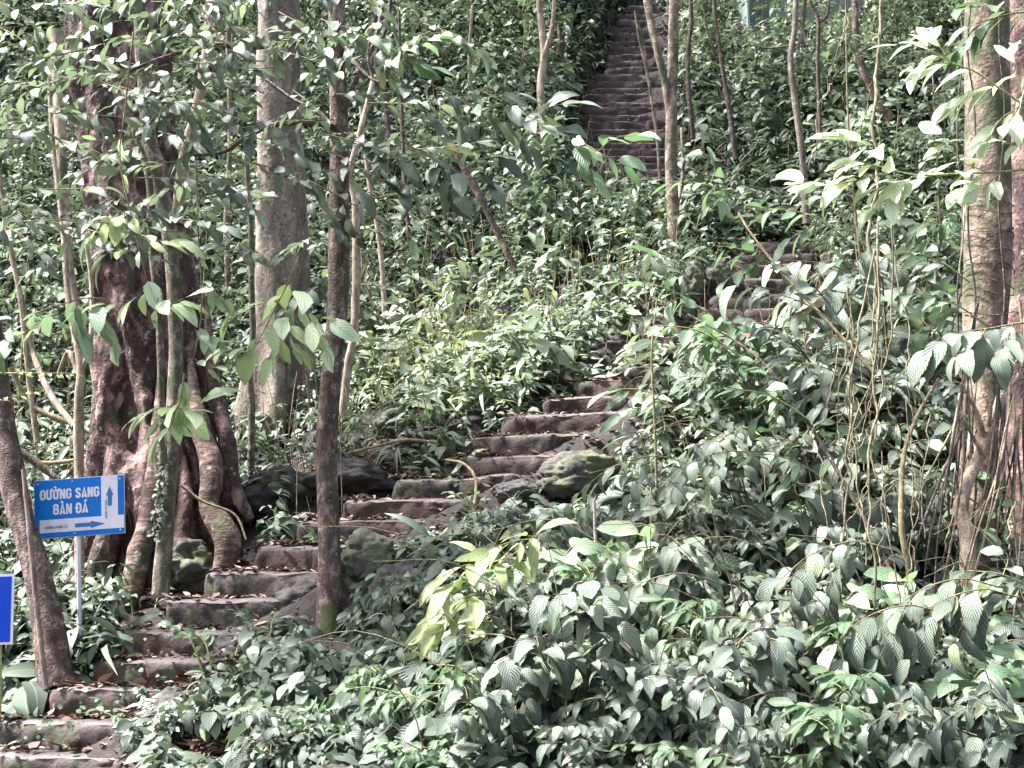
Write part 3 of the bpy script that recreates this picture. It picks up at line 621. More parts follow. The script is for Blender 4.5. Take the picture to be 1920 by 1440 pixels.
# right hand big trees
rt, rb = trunk_tree('tree', 'tan trunk ringed by thin creepers at the right edge', [(1845, 1290, 8.4), (1840, 1150, 8.45), (1835, 950, 8.5), (1850, 800, 8.55), (1846, 600, 8.6), (1852, 450, 8.6), (1850, 250, 8.6), (1850, 50, 8.6), (1852, -150, 8.6)],
    (34, 30, 30, 34, 42, 46, 44, 43, 42), M['tan_bark'], seg=34, wob=.14, n=130, seed=41)
a = Acc(); rs = np.random.default_rng(4)
for k in range(9):
    v0 = 380+k*26+rs.uniform(-8, 8); th = np.linspace(math.pi*1.05, math.pi*1.95, 9)
    a.tube([P(1850, v0, 8.6)-rb+np.array([math.cos(x)*.185, math.sin(x)*.185, .03*math.sin(x*2+k)]) for x in th], (.004, .004), seg=5, n=14)
for u0, am in ((1822, 8), (1800, 6), (1878, 6)):
    a.tube([P(u0+am*math.sin(k*1.7+u0), 1000-k*90, 8.38)-rb for k in range(12)], (.009, .006), seg=6, n=50)
a.build('creeper', M['dark_bark'], rt)
rt2, rb2 = trunk_tree('tree', 'dark brown trunk filling the right edge behind the tan trunk', [(1935, 1260, 8.9), (1930, 1000, 8.95), (1928, 800, 9), (1925, 600, 9.0), (1928, 400, 9), (1925, 150, 9), (1925, -150, 9)], (62, 55, 48, 42, 40, 42, 42), M['fig_bark'], seg=30, wob=.2, n=120, seed=42)
rs = np.random.default_rng(12)
for k in range(34):
    u0 = rs.uniform(1800, 1925); v0 = rs.uniform(560, 820); u1 = u0+rs.uniform(-110, 40); v1 = rs.uniform(1050, 1290); Yr = rs.uniform(7.9, 8.7)
    a = Acc(); a.tube([P(u0, v0, Yr+.2)-rb2, P(u0*.7+u1*.3+rs.uniform(-15, 15), v0*.65+v1*.35, Yr)-rb2, P(u0*.3+u1*.7+rs.uniform(-20, 20), v0*.3+v1*.7, Yr-.05)-rb2, P(u1, v1, Yr)-rb2], [rs.uniform(.005, .013), .004], seg=6, n=30, wob=.2, seed=k)
    a.build('aerial_root', M['tan_bark' if k % 3 else 'dark_bark'], rt2)
trunk_tree('tree', 'pale green barked stem twisting down beside the dark right hand trunk', [(1830, 1280, 7.9), (1826, 1180, 7.95), (1816, 1080, 8), (1812, 1000, 8.05), (1800, 950, 8.1), (1815, 900, 8.2), (1848, 830, 8.25), (1872, 760, 8.3), (1890, 690, 8.4)], (17, 15, 15, 14, 13, 12, 10, 8), M['pale_bark'], seg=18, wob=.14, n=90, seed=43,
    limbs=[([(1848, 830, 8.25), (1830, 770, 8.2), (1800, 720, 8.15)], (6, 4, 3)), ([(1860, 790, 8.25), (1885, 740, 8.2), (1915, 700, 8.2)], (6, 4, 3)), ([(1840, 850, 8.2), (1810, 790, 8.1), (1790, 740, 8.1)], (4, 3, 2)), ([(1855, 800, 8.2), (1858, 740, 8.1), (1845, 700, 8.1)], (4, 3, 2))])

# ------------------------------------------------------------------ hanging vines
def vine(label, pts, rpx, grp='pale vines hanging from the canopy on the right', seed=0, tw=0):
    W = np.array(px(pts)); b = W[0]
    W = resample(W, 26); rs = np.random.default_rng(seed)
    W[1:-1] += np.cumsum(rs.normal(0, .014, (24, 3)), 0)*np.sin(np.linspace(0, math.pi, 24))[:, None]*1.2+rs.normal(0, .003, (24, 3))
    a = Acc(); a.tube(W-b, [.72*r_/F*pts[0][2] for r_ in rpx], seg=7, n=70, wob=.2, seed=seed)
    if tw:
        k = np.linspace(0, tw*2*math.pi, 90); q = resample(W-b, 90)+np.stack([np.cos(k), np.sin(k), 0*k], -1)*.010
        a.tube(q, (.004, .004), seg=5, n=120)
    o = a.build('hanging_vine', M['vine'], None); o.location = b
    return tag(o, label, 'vine', grp)
V_ = [('thick twisted pale vine hanging left of the ringed tan trunk', [(1655, -60, 7.2), (1650, 120, 7.2), (1652, 300, 7.2), (1648, 480, 7.2), (1646, 600, 7.2)], (4.5, 4.5, 4), 9),
      ('long pale vine hanging straight down to the lower right shrubs', [(1646, 420, 7.1), (1650, 700, 7.0), (1652, 900, 6.9), (1664, 1150, 6.8), (1668, 1440, 6.7)], (3.2, 3.2, 3), 0),
      ('pale vine left strand of the hanging bundle', [(1640, 470, 7.1), (1600, 680, 7.0), (1594, 820, 6.95), (1586, 960, 6.9), (1570, 1100, 6.85)], (3, 3, 2.6), 0),
      ('thin pale vine down the middle of the hanging bundle', [(1644, 520, 7.2), (1626, 700, 7.1), (1622, 900, 7), (1624, 1060, 7)], (2.2, 2, 2), 0),
      ('thin wavy vine on the right side of the bundle', [(1672, 380, 7.1), (1674, 640, 7.1), (1668, 800, 7), (1676, 960, 6.9), (1690, 1150, 6.9)], (2.4, 2.4, 2), 0),
      ('slim vine curving down right of the bundle', [(1678, 480, 7.0), (1690, 700, 7), (1712, 860, 6.9), (1735, 1010, 6.9)], (2, 2, 1.8), 0),
      ('very thin vine hanging in a long loop near the upper right slope', [(1580, -60, 8), (1584, 40, 8), (1545, 120, 8), (1532, 200, 8), (1528, 300, 8)], (1.8, 1.6, 1.5), 0),
      ('very thin vine hanging right of the loop vine', [(1584, 30, 8), (1590, 90, 8), (1618, 150, 8), (1620, 200, 8), (1612, 250, 8)], (1.8, 1.6, 1.5), 0),
      ('short straight thread-like vine between the two loop strands', [(1583, 40, 8.1), (1580, 110, 8.1), (1581, 190, 8.1)], (1.2, 1.2, 1), 0),
      ('pale vine at bottom right with a kinked foot', [(1530, 1150, 6.4), (1530, 1250, 6.4), (1520, 1340, 6.4), (1508, 1440, 6.4)], (2.4, 2.4, 2), 0),
      ('thin upright vine at bottom right under the broad leaves', [(1554, 1130, 6.5), (1556, 1240, 6.5), (1552, 1440, 6.5)], (1.8, 1.8, 1.6), 0),
      ('thin pale vine crossing the lower right corner shrubs', [(1640, 1230, 6.3), (1580, 1290, 6.2), (1465, 1360, 6.1), (1450, 1450, 6.0)], (2, 2, 2), 0),
      ('vine dangling in front of the dark right hand trunk', [(1905, 940, 7.6), (1880, 1010, 7.6), (1898, 1090, 7.6), (1900, 1180, 7.6)], (2.2, 2.2, 2), 0),
      ('thin vine looped beside the pale green barked stem', [(1790, 960, 7.7), (1762, 1040, 7.7), (1770, 1120, 7.7), (1745, 1180, 7.7)], (2.2, 2, 2), 0),
      ('fine vine hanging just left of the tan trunk', [(1808, 380, 8.2), (1806, 560, 8.2), (1812, 700, 8.2), (1822, 860, 8.2)], (2.4, 2.2, 2), 0),
      ('thread vine hanging over the diagonal brown stem', [(1572, 640, 7.4), (1570, 760, 7.4), (1558, 900, 7.3), (1552, 1000, 7.3)], (1.8, 1.6, 1.6), 0),
      ('wavy vine hanging nearest the bottom right corner', [(1752, 1240, 6.2), (1760, 1330, 6.2), (1772, 1450, 6.2)], (2.2, 2.2, 2), 0)]
for k, (lb, pp, rr, tw) in enumerate(V_): vine(lb, pp, rr, seed=50+k, tw=tw)
rs = np.random.default_rng(77); FV = []
for k in range(16):
    u0 = rs.uniform(1585, 1730); v0 = rs.uniform(420, 900); ln = rs.uniform(200, 480); y0 = rs.uniform(6.9, 7.8)
    FV.append((u0, len(FV)))
    vine('x', [(u0, v0, y0), (u0+rs.uniform(-14, 14), v0+ln*.4, y0), (u0+rs.uniform(-22, 22), v0+ln*.7, y0), (u0+rs.uniform(-25, 25), v0+ln, y0)], (1.5, 1.4, 1.2), 'fine vines in the hanging bundle', seed=90+k)

ORD = ['leftmost', 'second', 'third', 'fourth', 'fifth', 'sixth', 'seventh', 'eighth', 'ninth', 'tenth', 'eleventh', 'twelfth', 'thirteenth', 'fourteenth', 'fifteenth', 'sixteenth', 'seventeenth', 'eighteenth', 'nineteenth', 'twentieth']
fv = sorted([o for o in COL.objects if o.get('label') == 'x' and o.name.startswith('hanging_vine')], key=lambda o: o.location.x/o.location.y)
for i, o in enumerate(fv): o['label'] = 'fine thread-like vine in the hanging bundle, %s by its top end' % (ORD[i]+' from the left' if 0 < i < len(fv)-1 else 'leftmost' if i == 0 else 'rightmost')

# ------------------------------------------------------------------ signs
def frame_pts(c, ang, yaw):
    ex = np.array([math.cos(ang)*math.cos(yaw), math.cos(ang)*math.sin(yaw), math.sin(ang)]); n = np.array([math.sin(yaw), -math.cos(yaw), 0.]); ez = np.cross(ex, -n)
    ez = ez/np.linalg.norm(ez)
    if ez[2] < 0: ez = -ez
    return ex, ez, n
def slab(c, ex, ez, n, x0, x1, z0, z1, y0, y1):
    """box in the board's own frame: x right, z up, y out of its face"""
    V = [c+ex*x+ez*z+n*y for y in (y0, y1) for z in (z0, z1) for x in (x0, x1)]
    Q = [(0, 2, 3, 1), (4, 5, 7, 6), (0, 1, 5, 4), (2, 6, 7, 3), (0, 4, 6, 2), (1, 3, 7, 5)]
    return np.array(V), Q
def poly_prism(c, ex, ez, n, pts, y0, y1):
    V = [c+ex*x+ez*z+n*y for y in (y0, y1) for x, z in pts]; k = len(pts)
    bm = bmesh.new(); vs = [bm.verts.new(v) for v in V]
    bm.faces.new(vs[k:]); bm.faces.new(list(reversed(vs[:k])))
    for i in range(k): bm.faces.new((vs[i], vs[(i+1) % k], vs[k+(i+1) % k], vs[k+i]))
    return bm
def bm_obj(name, bm, mat, parent=None, smooth=False):
    bmesh.ops.recalc_face_normals(bm, faces=bm.faces[:])
    me = bpy.data.meshes.new(name); bm.to_mesh(me); bm.free(); me.materials.append(mat)
    o = bpy.data.objects.new(name, me); COL.objects.link(o); o.parent = parent
    return o
GLY = {   # strokes of block capitals in a cell .5 wide and 1 high
    'Đ': [[(.07, .08), (.07, .92)], [(.07, .92), (.28, .92), (.40, .84), (.43, .7), (.43, .3), (.40, .16), (.28, .08), (.07, .08)], [(-.08, .52), (.24, .52)]],
    'B': [[(.07, .08), (.07, .92)], [(.07, .92), (.30, .92), (.40, .86), (.42, .72), (.38, .58), (.28, .52), (.07, .52)], [(.28, .52), (.39, .47), (.43, .30), (.40, .14), (.29, .08), (.07, .08)]],
    'U': [[(.07, 1), (.07, .26), (.12, .12), (.25, .07), (.38, .12), (.43, .26), (.43, 1)]],
    'Ư': [[(.07, 1), (.07, .26), (.12, .12), (.25, .07), (.38, .12), (.43, .26), (.43, 1)], [(.43, .86), (.54, .92), (.55, 1.08)]],
    'O': [[(.25, .07), (.12, .12), (.07, .26), (.07, .74), (.12, .88), (.25, .93), (.38, .88), (.43, .74), (.43, .26), (.38, .12), (.25, .07)]],
    'N': [[(.07, 0), (.07, 1)], [(.43, 0), (.43, 1)], [(.09, .96), (.41, .04)]],
    'G': [[(.43, .68), (.43, .76), (.38, .88), (.25, .93), (.12, .88), (.07, .74), (.07, .26), (.12, .12), (.24, .07), (.36, .12), (.43, .24), (.43, .46), (.27, .46)]],
    'S': [[(.42, .70), (.42, .78), (.37, .89), (.25, .93), (.13, .88), (.08, .76), (.12, .62), (.38, .40), (.42, .25), (.37, .12), (.25, .07), (.13, .11), (.08, .24), (.08, .32)]],
    'A': [[(.05, 0), (.25, .96), (.45, 0)], [(.13, .20), (.37, .20)]],
    'R': [[(.07, 0), (.07, .92)], [(.07, .92), (.30, .92), (.41, .84), (.42, .66), (.36, .53), (.26, .49), (.07, .49)], [(.27, .49), (.43, 0)]],
    'T': [[(0, .92), (.5, .92)], [(.25, .9), (.25, 0)]],
    'L': [[(.08, 1), (.08, .08), (.44, .08)]],
    'V': [[(.04, 1), (.25, .06), (.46, 1)]],
}
GLY['Ờ'] = GLY['O']+[[(.43, .84), (.55, .92), (.55, 1.08)], [(.12, 1.28), (.30, 1.10)]]
GLY['À'] = GLY['A']+[[(.12, 1.26), (.30, 1.08)]]
GLY['Á'] = GLY['A']+[[(.38, 1.26), (.20, 1.08)]]
GLY['Ũ'] = GLY['U']+[[(.08, 1.12), (.18, 1.2), (.32, 1.12), (.42, 1.2)]]
GLY['Ộ'] = GLY['O']+[[(.12, 1.08), (.25, 1.2), (.38, 1.08)]]
def lettering(txt, x0, x1, zb, cap, c, ex, ez, n, mat, parent, th, rot=False):
    """each letter cut from film as a part of its own"""
    adv = [.30 if ch == ' ' else .66 if ch in 'ƯỜ' else .60 for ch in txt]; tot = sum(adv)-.1; kx = (x1-x0)/tot; cur = 0; q = 0
    for ch, ad in zip(txt, adv):
        if ch != ' ':
            a = Acc()
            for st in GLY[ch]:
                p = np.array([((cur+x)*kx, z*cap) for x, z in st]); q += 1
                d = norm(np.gradient(p, axis=0)) if len(p) > 2 else np.repeat(norm(p[1:]-p[:1]), 2, 0)
                seg_ = norm(p[1:]-p[:-1]); nn = np.stack([-d[:, 1], d[:, 0]], -1); nn = norm(nn)
                w_ = th*cap/2
                k_ = np.ones(len(p))
                for i in range(1, len(p)-1):
                    m_ = norm(seg_[i-1]+seg_[i]); nn[i] = (-m_[1], m_[0]); k_[i] = 1/max(.55, abs(m_@seg_[i]))
                lft = p+nn*(w_*k_)[:, None]; rgt = p-nn*(w_*k_)[:, None]
                V = []
                for e in range(len(p)):
                    for w2 in (lft[e], rgt[e]):
                        h_ = .005+.00012*(q % 5)
                        V.append(c+(ex*(x0+w2[0])+ez*(zb+w2[1]) if not rot else ex*(zb-w2[1])+ez*(x0+w2[0]))+n*h_)
                a.add(V, [(2*e, 2*e+1, 2*e+3, 2*e+2) for e in range(len(p)-1)])
            a.build('letter', mat, parent, smooth=False)
        cur += ad
def sign():
    Y = 9.75; base = P(149, 1238, Y); root = thing('direction_sign', 'tilted blue and white direction sign with arrows on a thin white post', 'sign', base)
    TL, TR, BL = P(61, 903, Y), P(228, 891, Y), P(68, 1010, Y)
    W = np.linalg.norm(TR-TL); H = np.linalg.norm(BL-TL); ang = math.atan2(TR[2]-TL[2], TR[0]-TL[0])
    ex, ez, n = frame_pts(None, ang, 0.0); c = (TR+BL)/2-base
    n = np.array([0, -1., 0])
    fx = lambda f: (f-.5)*W
    fz = lambda f: (.5-f)*H
    def box(name, x0, x1, y0, y1, d0, d1, mat): V, Q = slab(c, ex, ez, n, fx(x0), fx(x1), fz(y1), fz(y0), d0, d1); return mesh_from(name, V, Q, mat, root, smooth=False)
    box('board', 0, 1, 0, 1, -.008, .0, M['sign_blue'])
    box('white_edge', -.008, 1.008, -.012, 1.012, -.012, -.0085, M['sign_white'])
    L_ = [(fx(.06), fz(.915)), (fx(1), fz(.915)), (fx(1), fz(.69)), (fx(.935), fz(.69)), (fx(.935), fz(0)), (fx(.75), fz(0)), (fx(.75), fz(.69)), (fx(.06), fz(.69))]
    bm_obj('white_panel', poly_prism(c, ex, ez, n, L_, .001, .003), M['sign_white'], root)
    A1 = [(.455, .786), (.63, .786), (.63, .757), (.79, .82), (.63, .883), (.63, .854), (.455, .854)]
    bm_obj('arrow', poly_prism(c, ex, ez, n, [(fx(a), fz(b)) for a, b in A1], .004, .0055), M['arrow_blue'], root)
    A2 = [(.845, .177), (.887, .335), (.869, .335), (.869, .515), (.823, .515), (.823, .335), (.803, .335)]
    bm_obj('arrow', poly_prism(c, ex, ez, n, [(fx(a), fz(b)) for a, b in A2], .004, .0055), M['arrow_blue'], root)
    lettering('ĐƯỜNG SANG', fx(.070), fx(.728), fz(.343), .175*H, c, ex, ez, n, M['sign_white'], root, .20)
    lettering('BÀN ĐÁ', fx(.215), fx(.60), fz(.61), .18*H, c, ex, ez, n, M['sign_white'], root, .20)
    lettering('ĐƯỜNG TRUNG LŨ', fx(.12), fx(.365), fz(.85), .045*H, c, ex, ez, n, M['text_violet'], root, .2)
    lettering('ĐƯỜNG VÀO ĐỘNG', fz(.735), fz(.41), fx(.815), .035*H, c, ex, ez, n, M['text_violet'], root, .2, rot=True)
    for a, b in ((.04, .06), (.43, .05), (.96, .06), (.04, .95), (.45, .95), (.96, .95)):
        bm = bmesh.new(); bmesh.ops.create_uvsphere(bm, u_segments=12, v_segments=6, radius=.009)
        for v in bm.verts: v.co = Vector(c+ex*fx(a)+ez*fz(b)+n*(.003+max(0, v.co.z)*.5)+ex*v.co.x+ez*v.co.y)
        bm_obj('screw', bm, M['screw'], root)
    a = Acc(); top = P(146, 990, Y+.03); a.tube([P(149, 1245, Y+.03)-base, P(148.5, 1120, Y+.03)-base, P(147, 905, Y+.03)-base], (.017, .017), seg=12, n=20)
    a.build('post', M['paint_white'], root)
sign()
def sign2():
    Y = 9.1; base = P(-2, 1375, Y); root = thing('blue_sign', 'plain deep blue board with white border cut by the left edge', 'sign', base)
    c = P(-38, 1144, Y)-base; ex = np.array([math.cos(.04), 0, math.sin(.04)]); ez = np.array([-math.sin(.04), 0, math.cos(.04)]); n = np.array([0, -1., 0])
    hw = 62/F*Y; hh = 64/F*Y
    V, Q = slab(c, ex, ez, n, -hw, hw, -hh, hh, -.012, 0); mesh_from('border', V, Q, M['sign_white'], root, smooth=False)
    V, Q = slab(c, ex, ez, n, -hw+.018, hw-.018, -hh+.018, hh-.018, .001, .004); mesh_from('board', V, Q, M['deep_blue'], root, smooth=False)
    a = Acc(); a.tube([np.zeros(3)-[0, 0, .1], P(-2, 1260, Y+.03)-base, P(-3, 1130, Y+.03)-base], (.02, .02), seg=12, n=20); a.build('post', M['yellow_paint'], root)
sign2()
# bamboo pole
a = Acc(); pp = px([(86, 1292, 9.15), (66, 1110, 9.2), (44, 880, 9.25)]); b0 = pp[0]
p = resample([q-b0 for q in pp], 61); rad = .022-.005*np.linspace(0, 1, 61); rad[::9] *= 1.16
a.tube(p, rad, seg=14, n=61); o = a.build('bamboo_pole', M['bamboo']); o.location = b0
tag(o, 'weathered bamboo pole propped against the leaning trunk left of the sign', 'pole')

# ------------------------------------------------------------------ building behind the trees, top right
def building():
    Y = 22.6; base = P(1500, 84, Y); root = thing('building', 'pale green plastered building wall behind the trees at the top right', 'building', base)
    x0 = P(1404, 84, Y)[0]-base[0]; x1 = P(1602, 84, Y)[0]-base[0]; xs = P(1442, 84, Y)[0]-base[0]
    E = np.eye(3); n = np.array([0, -1., 0])
    V, Q = slab(np.zeros(3), E[0], E[2], n, x0, x1+1.2, -.6, 2.6, -3, 0); mesh_from('wall', V, Q, M['wall_paint'], root, smooth=False)
    V, Q = slab(np.zeros(3), E[0], E[2], n, x0+.02, xs, -.02, 2.3, .003, .05); mesh_from('dark_panel', V, Q, M['wall_dark'], root, smooth=False)
    V, Q = slab(np.zeros(3), E[0], E[2], n, x0-.4, x1+1.6, 2.603, 2.75, -3.3, .4); mesh_from('roof', V, Q, M['concrete'], root, smooth=False)
building()

# ------------------------------------------------------------------ foliage masses (uncountable)
def visible_xy(n, ymin, ymax, umin=-160, umax=2080, pad=0):
    y = np.sqrt(rng.uniform(ymin**2, ymax**2, n)); u = rng.uniform(umin, umax, n)
    return (u-960)/F*y*1.02, y
def clusters(x, y, k, L, h, tint, tj=.12, droop=.35, wl=.45, hang=.15):
    """k leaves round each plant top"""
    n = len(x); z = gz(x, y)
    hh = rng.uniform(h[0], h[1], n); lean = rng.normal(0, .12, (n, 2)); lean[:, 1] -= .10
    top = np.stack([x+lean[:, 0], y+lean[:, 1], z+hh], -1)
    kill = hides_stairs(top, 16 if np.mean(L) < .17 else 34) & (rng.random(n) < .96)
    hh = np.where(kill, .02, hh); top[:, 2] = z+hh
    kill = hides_stairs(top+[0, 0, .05]); top[kill, 2] -= 3.0          # nothing grows there
    idx = np.repeat(np.arange(n), k); m = len(idx)
    az = rng.uniform(0, 2*math.pi, m); el = rng.uniform(-.6, .45, m)-hang
    d = np.stack([np.cos(az)*np.cos(el), np.sin(az)*np.cos(el), np.sin(el)], -1)
    pos = top[idx]-np.stack([0*az, 0*az, rng.uniform(0, .6, m)*hh[idx]], -1)+d*.015
    Ls = np.repeat(np.exp(rng.normal(0, .38, n)), k)*L*rng.uniform(.7, 1.15, m)
    up = norm(np.array([-.12, -.35, 1.0])+rng.normal(0, .3, (m, 3)))
    t = np.clip(np.repeat(tint, k)+rng.normal(0, tj, m)+.25*(rng.random(m) < .06), 0, .93)
    return pos, d, up, Ls, Ls*wl*rng.uniform(.8, 1.2, m), droop*rng.uniform(.2, 1.5, m), rng.uniform(0, .4, m), t
def keep_off_stairs(x, y, marg=.06):
    d, bz, bw = path_dist(x, y); return d > bw+marg
OPEN = [(a+6, b-62, v-14, v+42, Y) for a, b, v, Y in STEPS[:16]]+[(a+8, b-14, v-12, v+20, Y) for a, b, v, Y in STEPS_M[2:7]]+[(a-6, b+8, v-14, v+14, Y) for a, b, v, Y in STEPS_U]+[(590, 660, 1060, 1195, 9.5), (560, 740, 850, 1000, 11.6), (1000, 1150, 830, 930, 10.4), (330, 440, 1320, 1400, 8.6)]
def hides_stairs(top, g=0):
    u_, v_ = proj(top); m = np.zeros(len(top), bool)
    for a, b, v0, v1, Y in OPEN:
        a, b, v0, v1 = a-g, b+g, v0-g, v1+g; m |= (u_ > a) & (u_ < b) & (v_ > v0) & (v_ < v1) & (top[:, 1] < Y+.15)
    return m
# species map: a few large patches
lv = Leaves()
x, y = visible_xy(34000, 9.6, 29.5)
d, bz, bw = path_dist(x, y)
q3 = np.stack([x, y, 0*x], -1)
u_, v_ = proj(np.stack([x, y, gz(x, y)], -1))
bare = ((np.hypot(u_-330, (v_-1090)*1.1) < 190) & (y < 12.6)) | ((u_ > 1385) & (u_ < 1620) & (v_ < 75)) | ((v_ > 815) & (v_ < 1010) & (u_ > 440) & (u_ < 760) & (rng.random(len(x)) < .8))
dens = fbm(q3*.8, 31, 3)
hid = (rng.random(len(x)) < .6) & (((y > 16.0) & (y < 20.3)) | ((y > 12.4) & (y < 13.2)))
k = ((d > bw+.06) | hid) & ~bare & (rng.random(len(x)) < .72+1.3*dens)
x, y, q3, u_, v_ = x[k], y[k], q3[k], u_[k], v_[k]
sp = fbm(q3*.55, 41, 3)
yellow = np.exp(-((u_-820)/200)**2-((v_-720)/110)**2)
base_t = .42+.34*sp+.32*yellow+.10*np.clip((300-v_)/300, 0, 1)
size = .122+.10*fbm(q3*.6, 51, 2)
k2 = rng.random(len(x)) < .25
lv.add(*clusters(x[k2], y[k2], 8, .19, (.2, .75), base_t[k2]+.08, hang=.25, wl=.30))
k3 = rng.random(len(x)) < .10
lv.add(*clusters(x[k3], y[k3], 14, .27, (.05, .3), base_t[k3]+.1, hang=-.35, wl=.11, droop=.8))
lv.add(*clusters(x, y, 7, np.repeat(size, 7), (.10, .55), base_t, hang=.1))
lv.build('undergrowth', M['undergrowth'], res=(5, 3))
tag(bpy.data.objects['undergrowth'], 'dense low leafy undergrowth covering the slope on both sides of the steps', 'undergrowth', kind='stuff')
# thin stalks in the undergrowth
x, y = visible_xy(3400, 11, 26); k = keep_off_stairs(x, y); x, y = x[k], y[k]
a = Acc()
for xx, yy in zip(x, y):
    z0 = float(gz(xx, yy)); h = rng.uniform(.3, 1.1); l = rng.normal(0, .22, 2)*h
    a.tube([(xx, yy, z0), (xx+l[0]*.4, yy+l[1]*.4, z0+h*.55), (xx+l[0], yy+l[1], z0+h)], (.006, .003), seg=4, n=4)
o = a.build('plant_stalks', M['twig']); tag(o, 'thin bare stalks standing in the undergrowth', 'stalks', kind='stuff')
x, y = visible_xy(170, 6.2, 11.0, 760, 2050); k = keep_off_stairs(x, y, .3); x, y = x[k], y[k]
a = Acc()
for xx, yy in zip(x, y):
    z0 = float(gz(xx, yy)); h = rng.uniform(.45, 1.25); l = (rng.normal(-.35, .3)*h, rng.normal(-.15, .2)*h)
    if hides_stairs(np.array([[xx+l[0]*q_, yy+l[1]*q_, z0+h*q_] for q_ in (.4, .7, 1)])).any(): continue
    a.tube([(xx, yy, z0), (xx+l[0]*.25, yy+l[1]*.25, z0+h*.6), (xx+l[0], yy+l[1], z0+h), (xx+l[0]*1.7, yy+l[1]*1.4, z0+h*rng.uniform(.8, 1.1))], (.0042, .0016), seg=5, n=14)
o = a.build('bare_twigs', M['twig']); tag(o, 'bare arching twigs poking out of the foreground shrubs', 'twigs', kind='stuff')
# understory foliage above the slope, upper half
lv = Leaves()
x, y = visible_xy(11000, 15.5, 29.5)
d, bz, bw = path_dist(x, y); q3 = np.stack([x, y, 0*x], -1)
u_, v_ = proj(np.stack([x, y, gz(x, y)+1.0], -1))
k = (d > bw+.35) & (fbm(q3*.7, 61, 3) > -.15) & ~((u_ > 1400) & (u_ < 1620) & (v_ < 90) & (rng.random(len(x)) < .75)) & ~((u_ > 1050) & (u_ < 1290) & (v_ < 330) & (y < 21))
x, y, v_ = x[k], y[k], v_[k]
lv.add(*clusters(x, y, 11, .155, (.4, 2.2), .46+.25*fbm(q3[k]*.5, 71, 2)+.12*np.clip((250-v_)/250, 0, 1), droop=.4))
lv.build('understory_leaves', M['undergrowth'], res=(5, 3))
tag(bpy.data.objects['understory_leaves'], 'tangled leafy understory rising over the upper slope', 'undergrowth', kind='stuff')
# foreground low cover
lv = Leaves()
x, y = visible_xy(7000, 5.6, 10.2, 330, 2100)
u_, v_ = proj(np.stack([x, y, gz(x, y)], -1))
k = keep_off_stairs(x, y, .10) & ~((u_ < 560) & (v_ < 1300) & (rng.random(len(x)) < .7)); x, y = x[k], y[k]
q3 = np.stack([x, y, 0*x], -1)
lv.add(*clusters(x, y, 6, .12, (.08, .38), .42+.25*fbm(q3*1.2, 81, 2), droop=.5, hang=.3, wl=.5))
lv.build('ground_cover', M['dark'], res=(6, 3))
tag(bpy.data.objects['ground_cover'], 'low broad leaved ground cover filling the bank under the foreground shrubs', 'ground cover', kind='stuff')
lv = Leaves()
x, y = visible_xy(1500, 8.9, 12.5, -200, 200); k = keep_off_stairs(x, y, .08); x, y = x[k], y[k]
lv.add(*clusters(x, y, 8, .17, (.10, .42), np.full(len(x), .5), droop=.6, hang=.2, wl=.36))
lv.build('leafy_plants', M['undergrowth'], res=(7, 3))
tag(bpy.data.objects['leafy_plants'], 'long leaved plants crowding the slope left of the sign and steps', 'ground cover', kind='stuff')
# striped creeping plants by the lowest steps
lv = Leaves()
x = []; y = []
for k in range(260):
    q = on_ground(rng.normal(400, 55), rng.normal(1375, 34)); x.append(q[0]); y.append(q[1])
for k in range(160):
    q = on_ground(rng.normal(1230, 60), rng.normal(1360, 30)); x.append(q[0]); y.append(q[1]-.3)
lv.add(*clusters(np.array(x), np.array(y), 7, .075, (.04, .2), np.full(len(x), .45), wl=.45))
lv.build('striped_creeper', M['striped'], res=(6, 5))
tag(bpy.data.objects['striped_creeper'], 'low creeping plants with silver striped leaves beside the lowest steps', 'ground cover', kind='stuff')
# small creeper on the steps' right ends
lv = Leaves(); pos = []
for k in range(420):
    s_ = STEPS[rng.integers(1, 5)]; u0 = rng.choice([rng.normal(s_[1]-30, 35), rng.uniform(s_[0]+20, s_[1])], p=[.75, .25]); pos.append(P(u0, s_[2]+rng.uniform(-3, 48), s_[3]-.03+rng.uniform(0, .04)))
pos = np.array(pos); n_l = len(pos)
dd = norm(np.stack([rng.normal(0, 1, n_l), -.5+rng.normal(0, .3, n_l), rng.normal(-.2, .5, n_l)], -1))
Ls = rng.uniform(.025, .055, n_l); lv.add(pos, dd, norm(np.array([-.1, -1., .6])+rng.normal(0, .3, (n_l, 3))), Ls, Ls*.75, .2, .15, rng.uniform(.3, .8, n_l))
lv.build('step_creeper', M['glossy'], res=(5, 3))
tag(bpy.data.objects['step_creeper'], 'tiny round leaved creeper growing on the faces of the lowest steps', 'creeper', kind='stuff')
# fallen leaves
lv = Leaves(); pos = []
for k in range(15000):
    i = rng.integers(0, PATHN-1); s_ = ALL[i]; f = rng.random()
    if k % 3:                                        # on the treads, back against the riser
        pos.append(P(s_[0]+(s_[1]-s_[0])*rng.uniform(.03, .97), s_[2], s_[3])+np.array([0, .34-abs(rng.normal(0, .12)), .014]))
    else:
        c0 = PATH[i]; sd_ = rng.choice([-1, 1]); xx = c0[0]+sd_*(PW[i]*.5+abs(rng.normal(0, .4))); yy = c0[1]+rng.normal(0, .3); pos.append(np.array([xx, yy, gz(xx, yy)+.02]))
for k in range(2600):
    q = on_ground(rng.normal(380, 75), rng.normal(1350, 60), 6, 11); pos.append(q+[0, 0, .02])
for k in range(900):
    q = on_ground(rng.normal(360, 60), rng.normal(1085, 40), 8, 13); pos.append(q+[0, 0, .02])
for k in range(1500):
    q = on_ground(rng.normal(640, 110), rng.normal(860, 60), 8, 15); pos.append(q+[0, 0, .02])
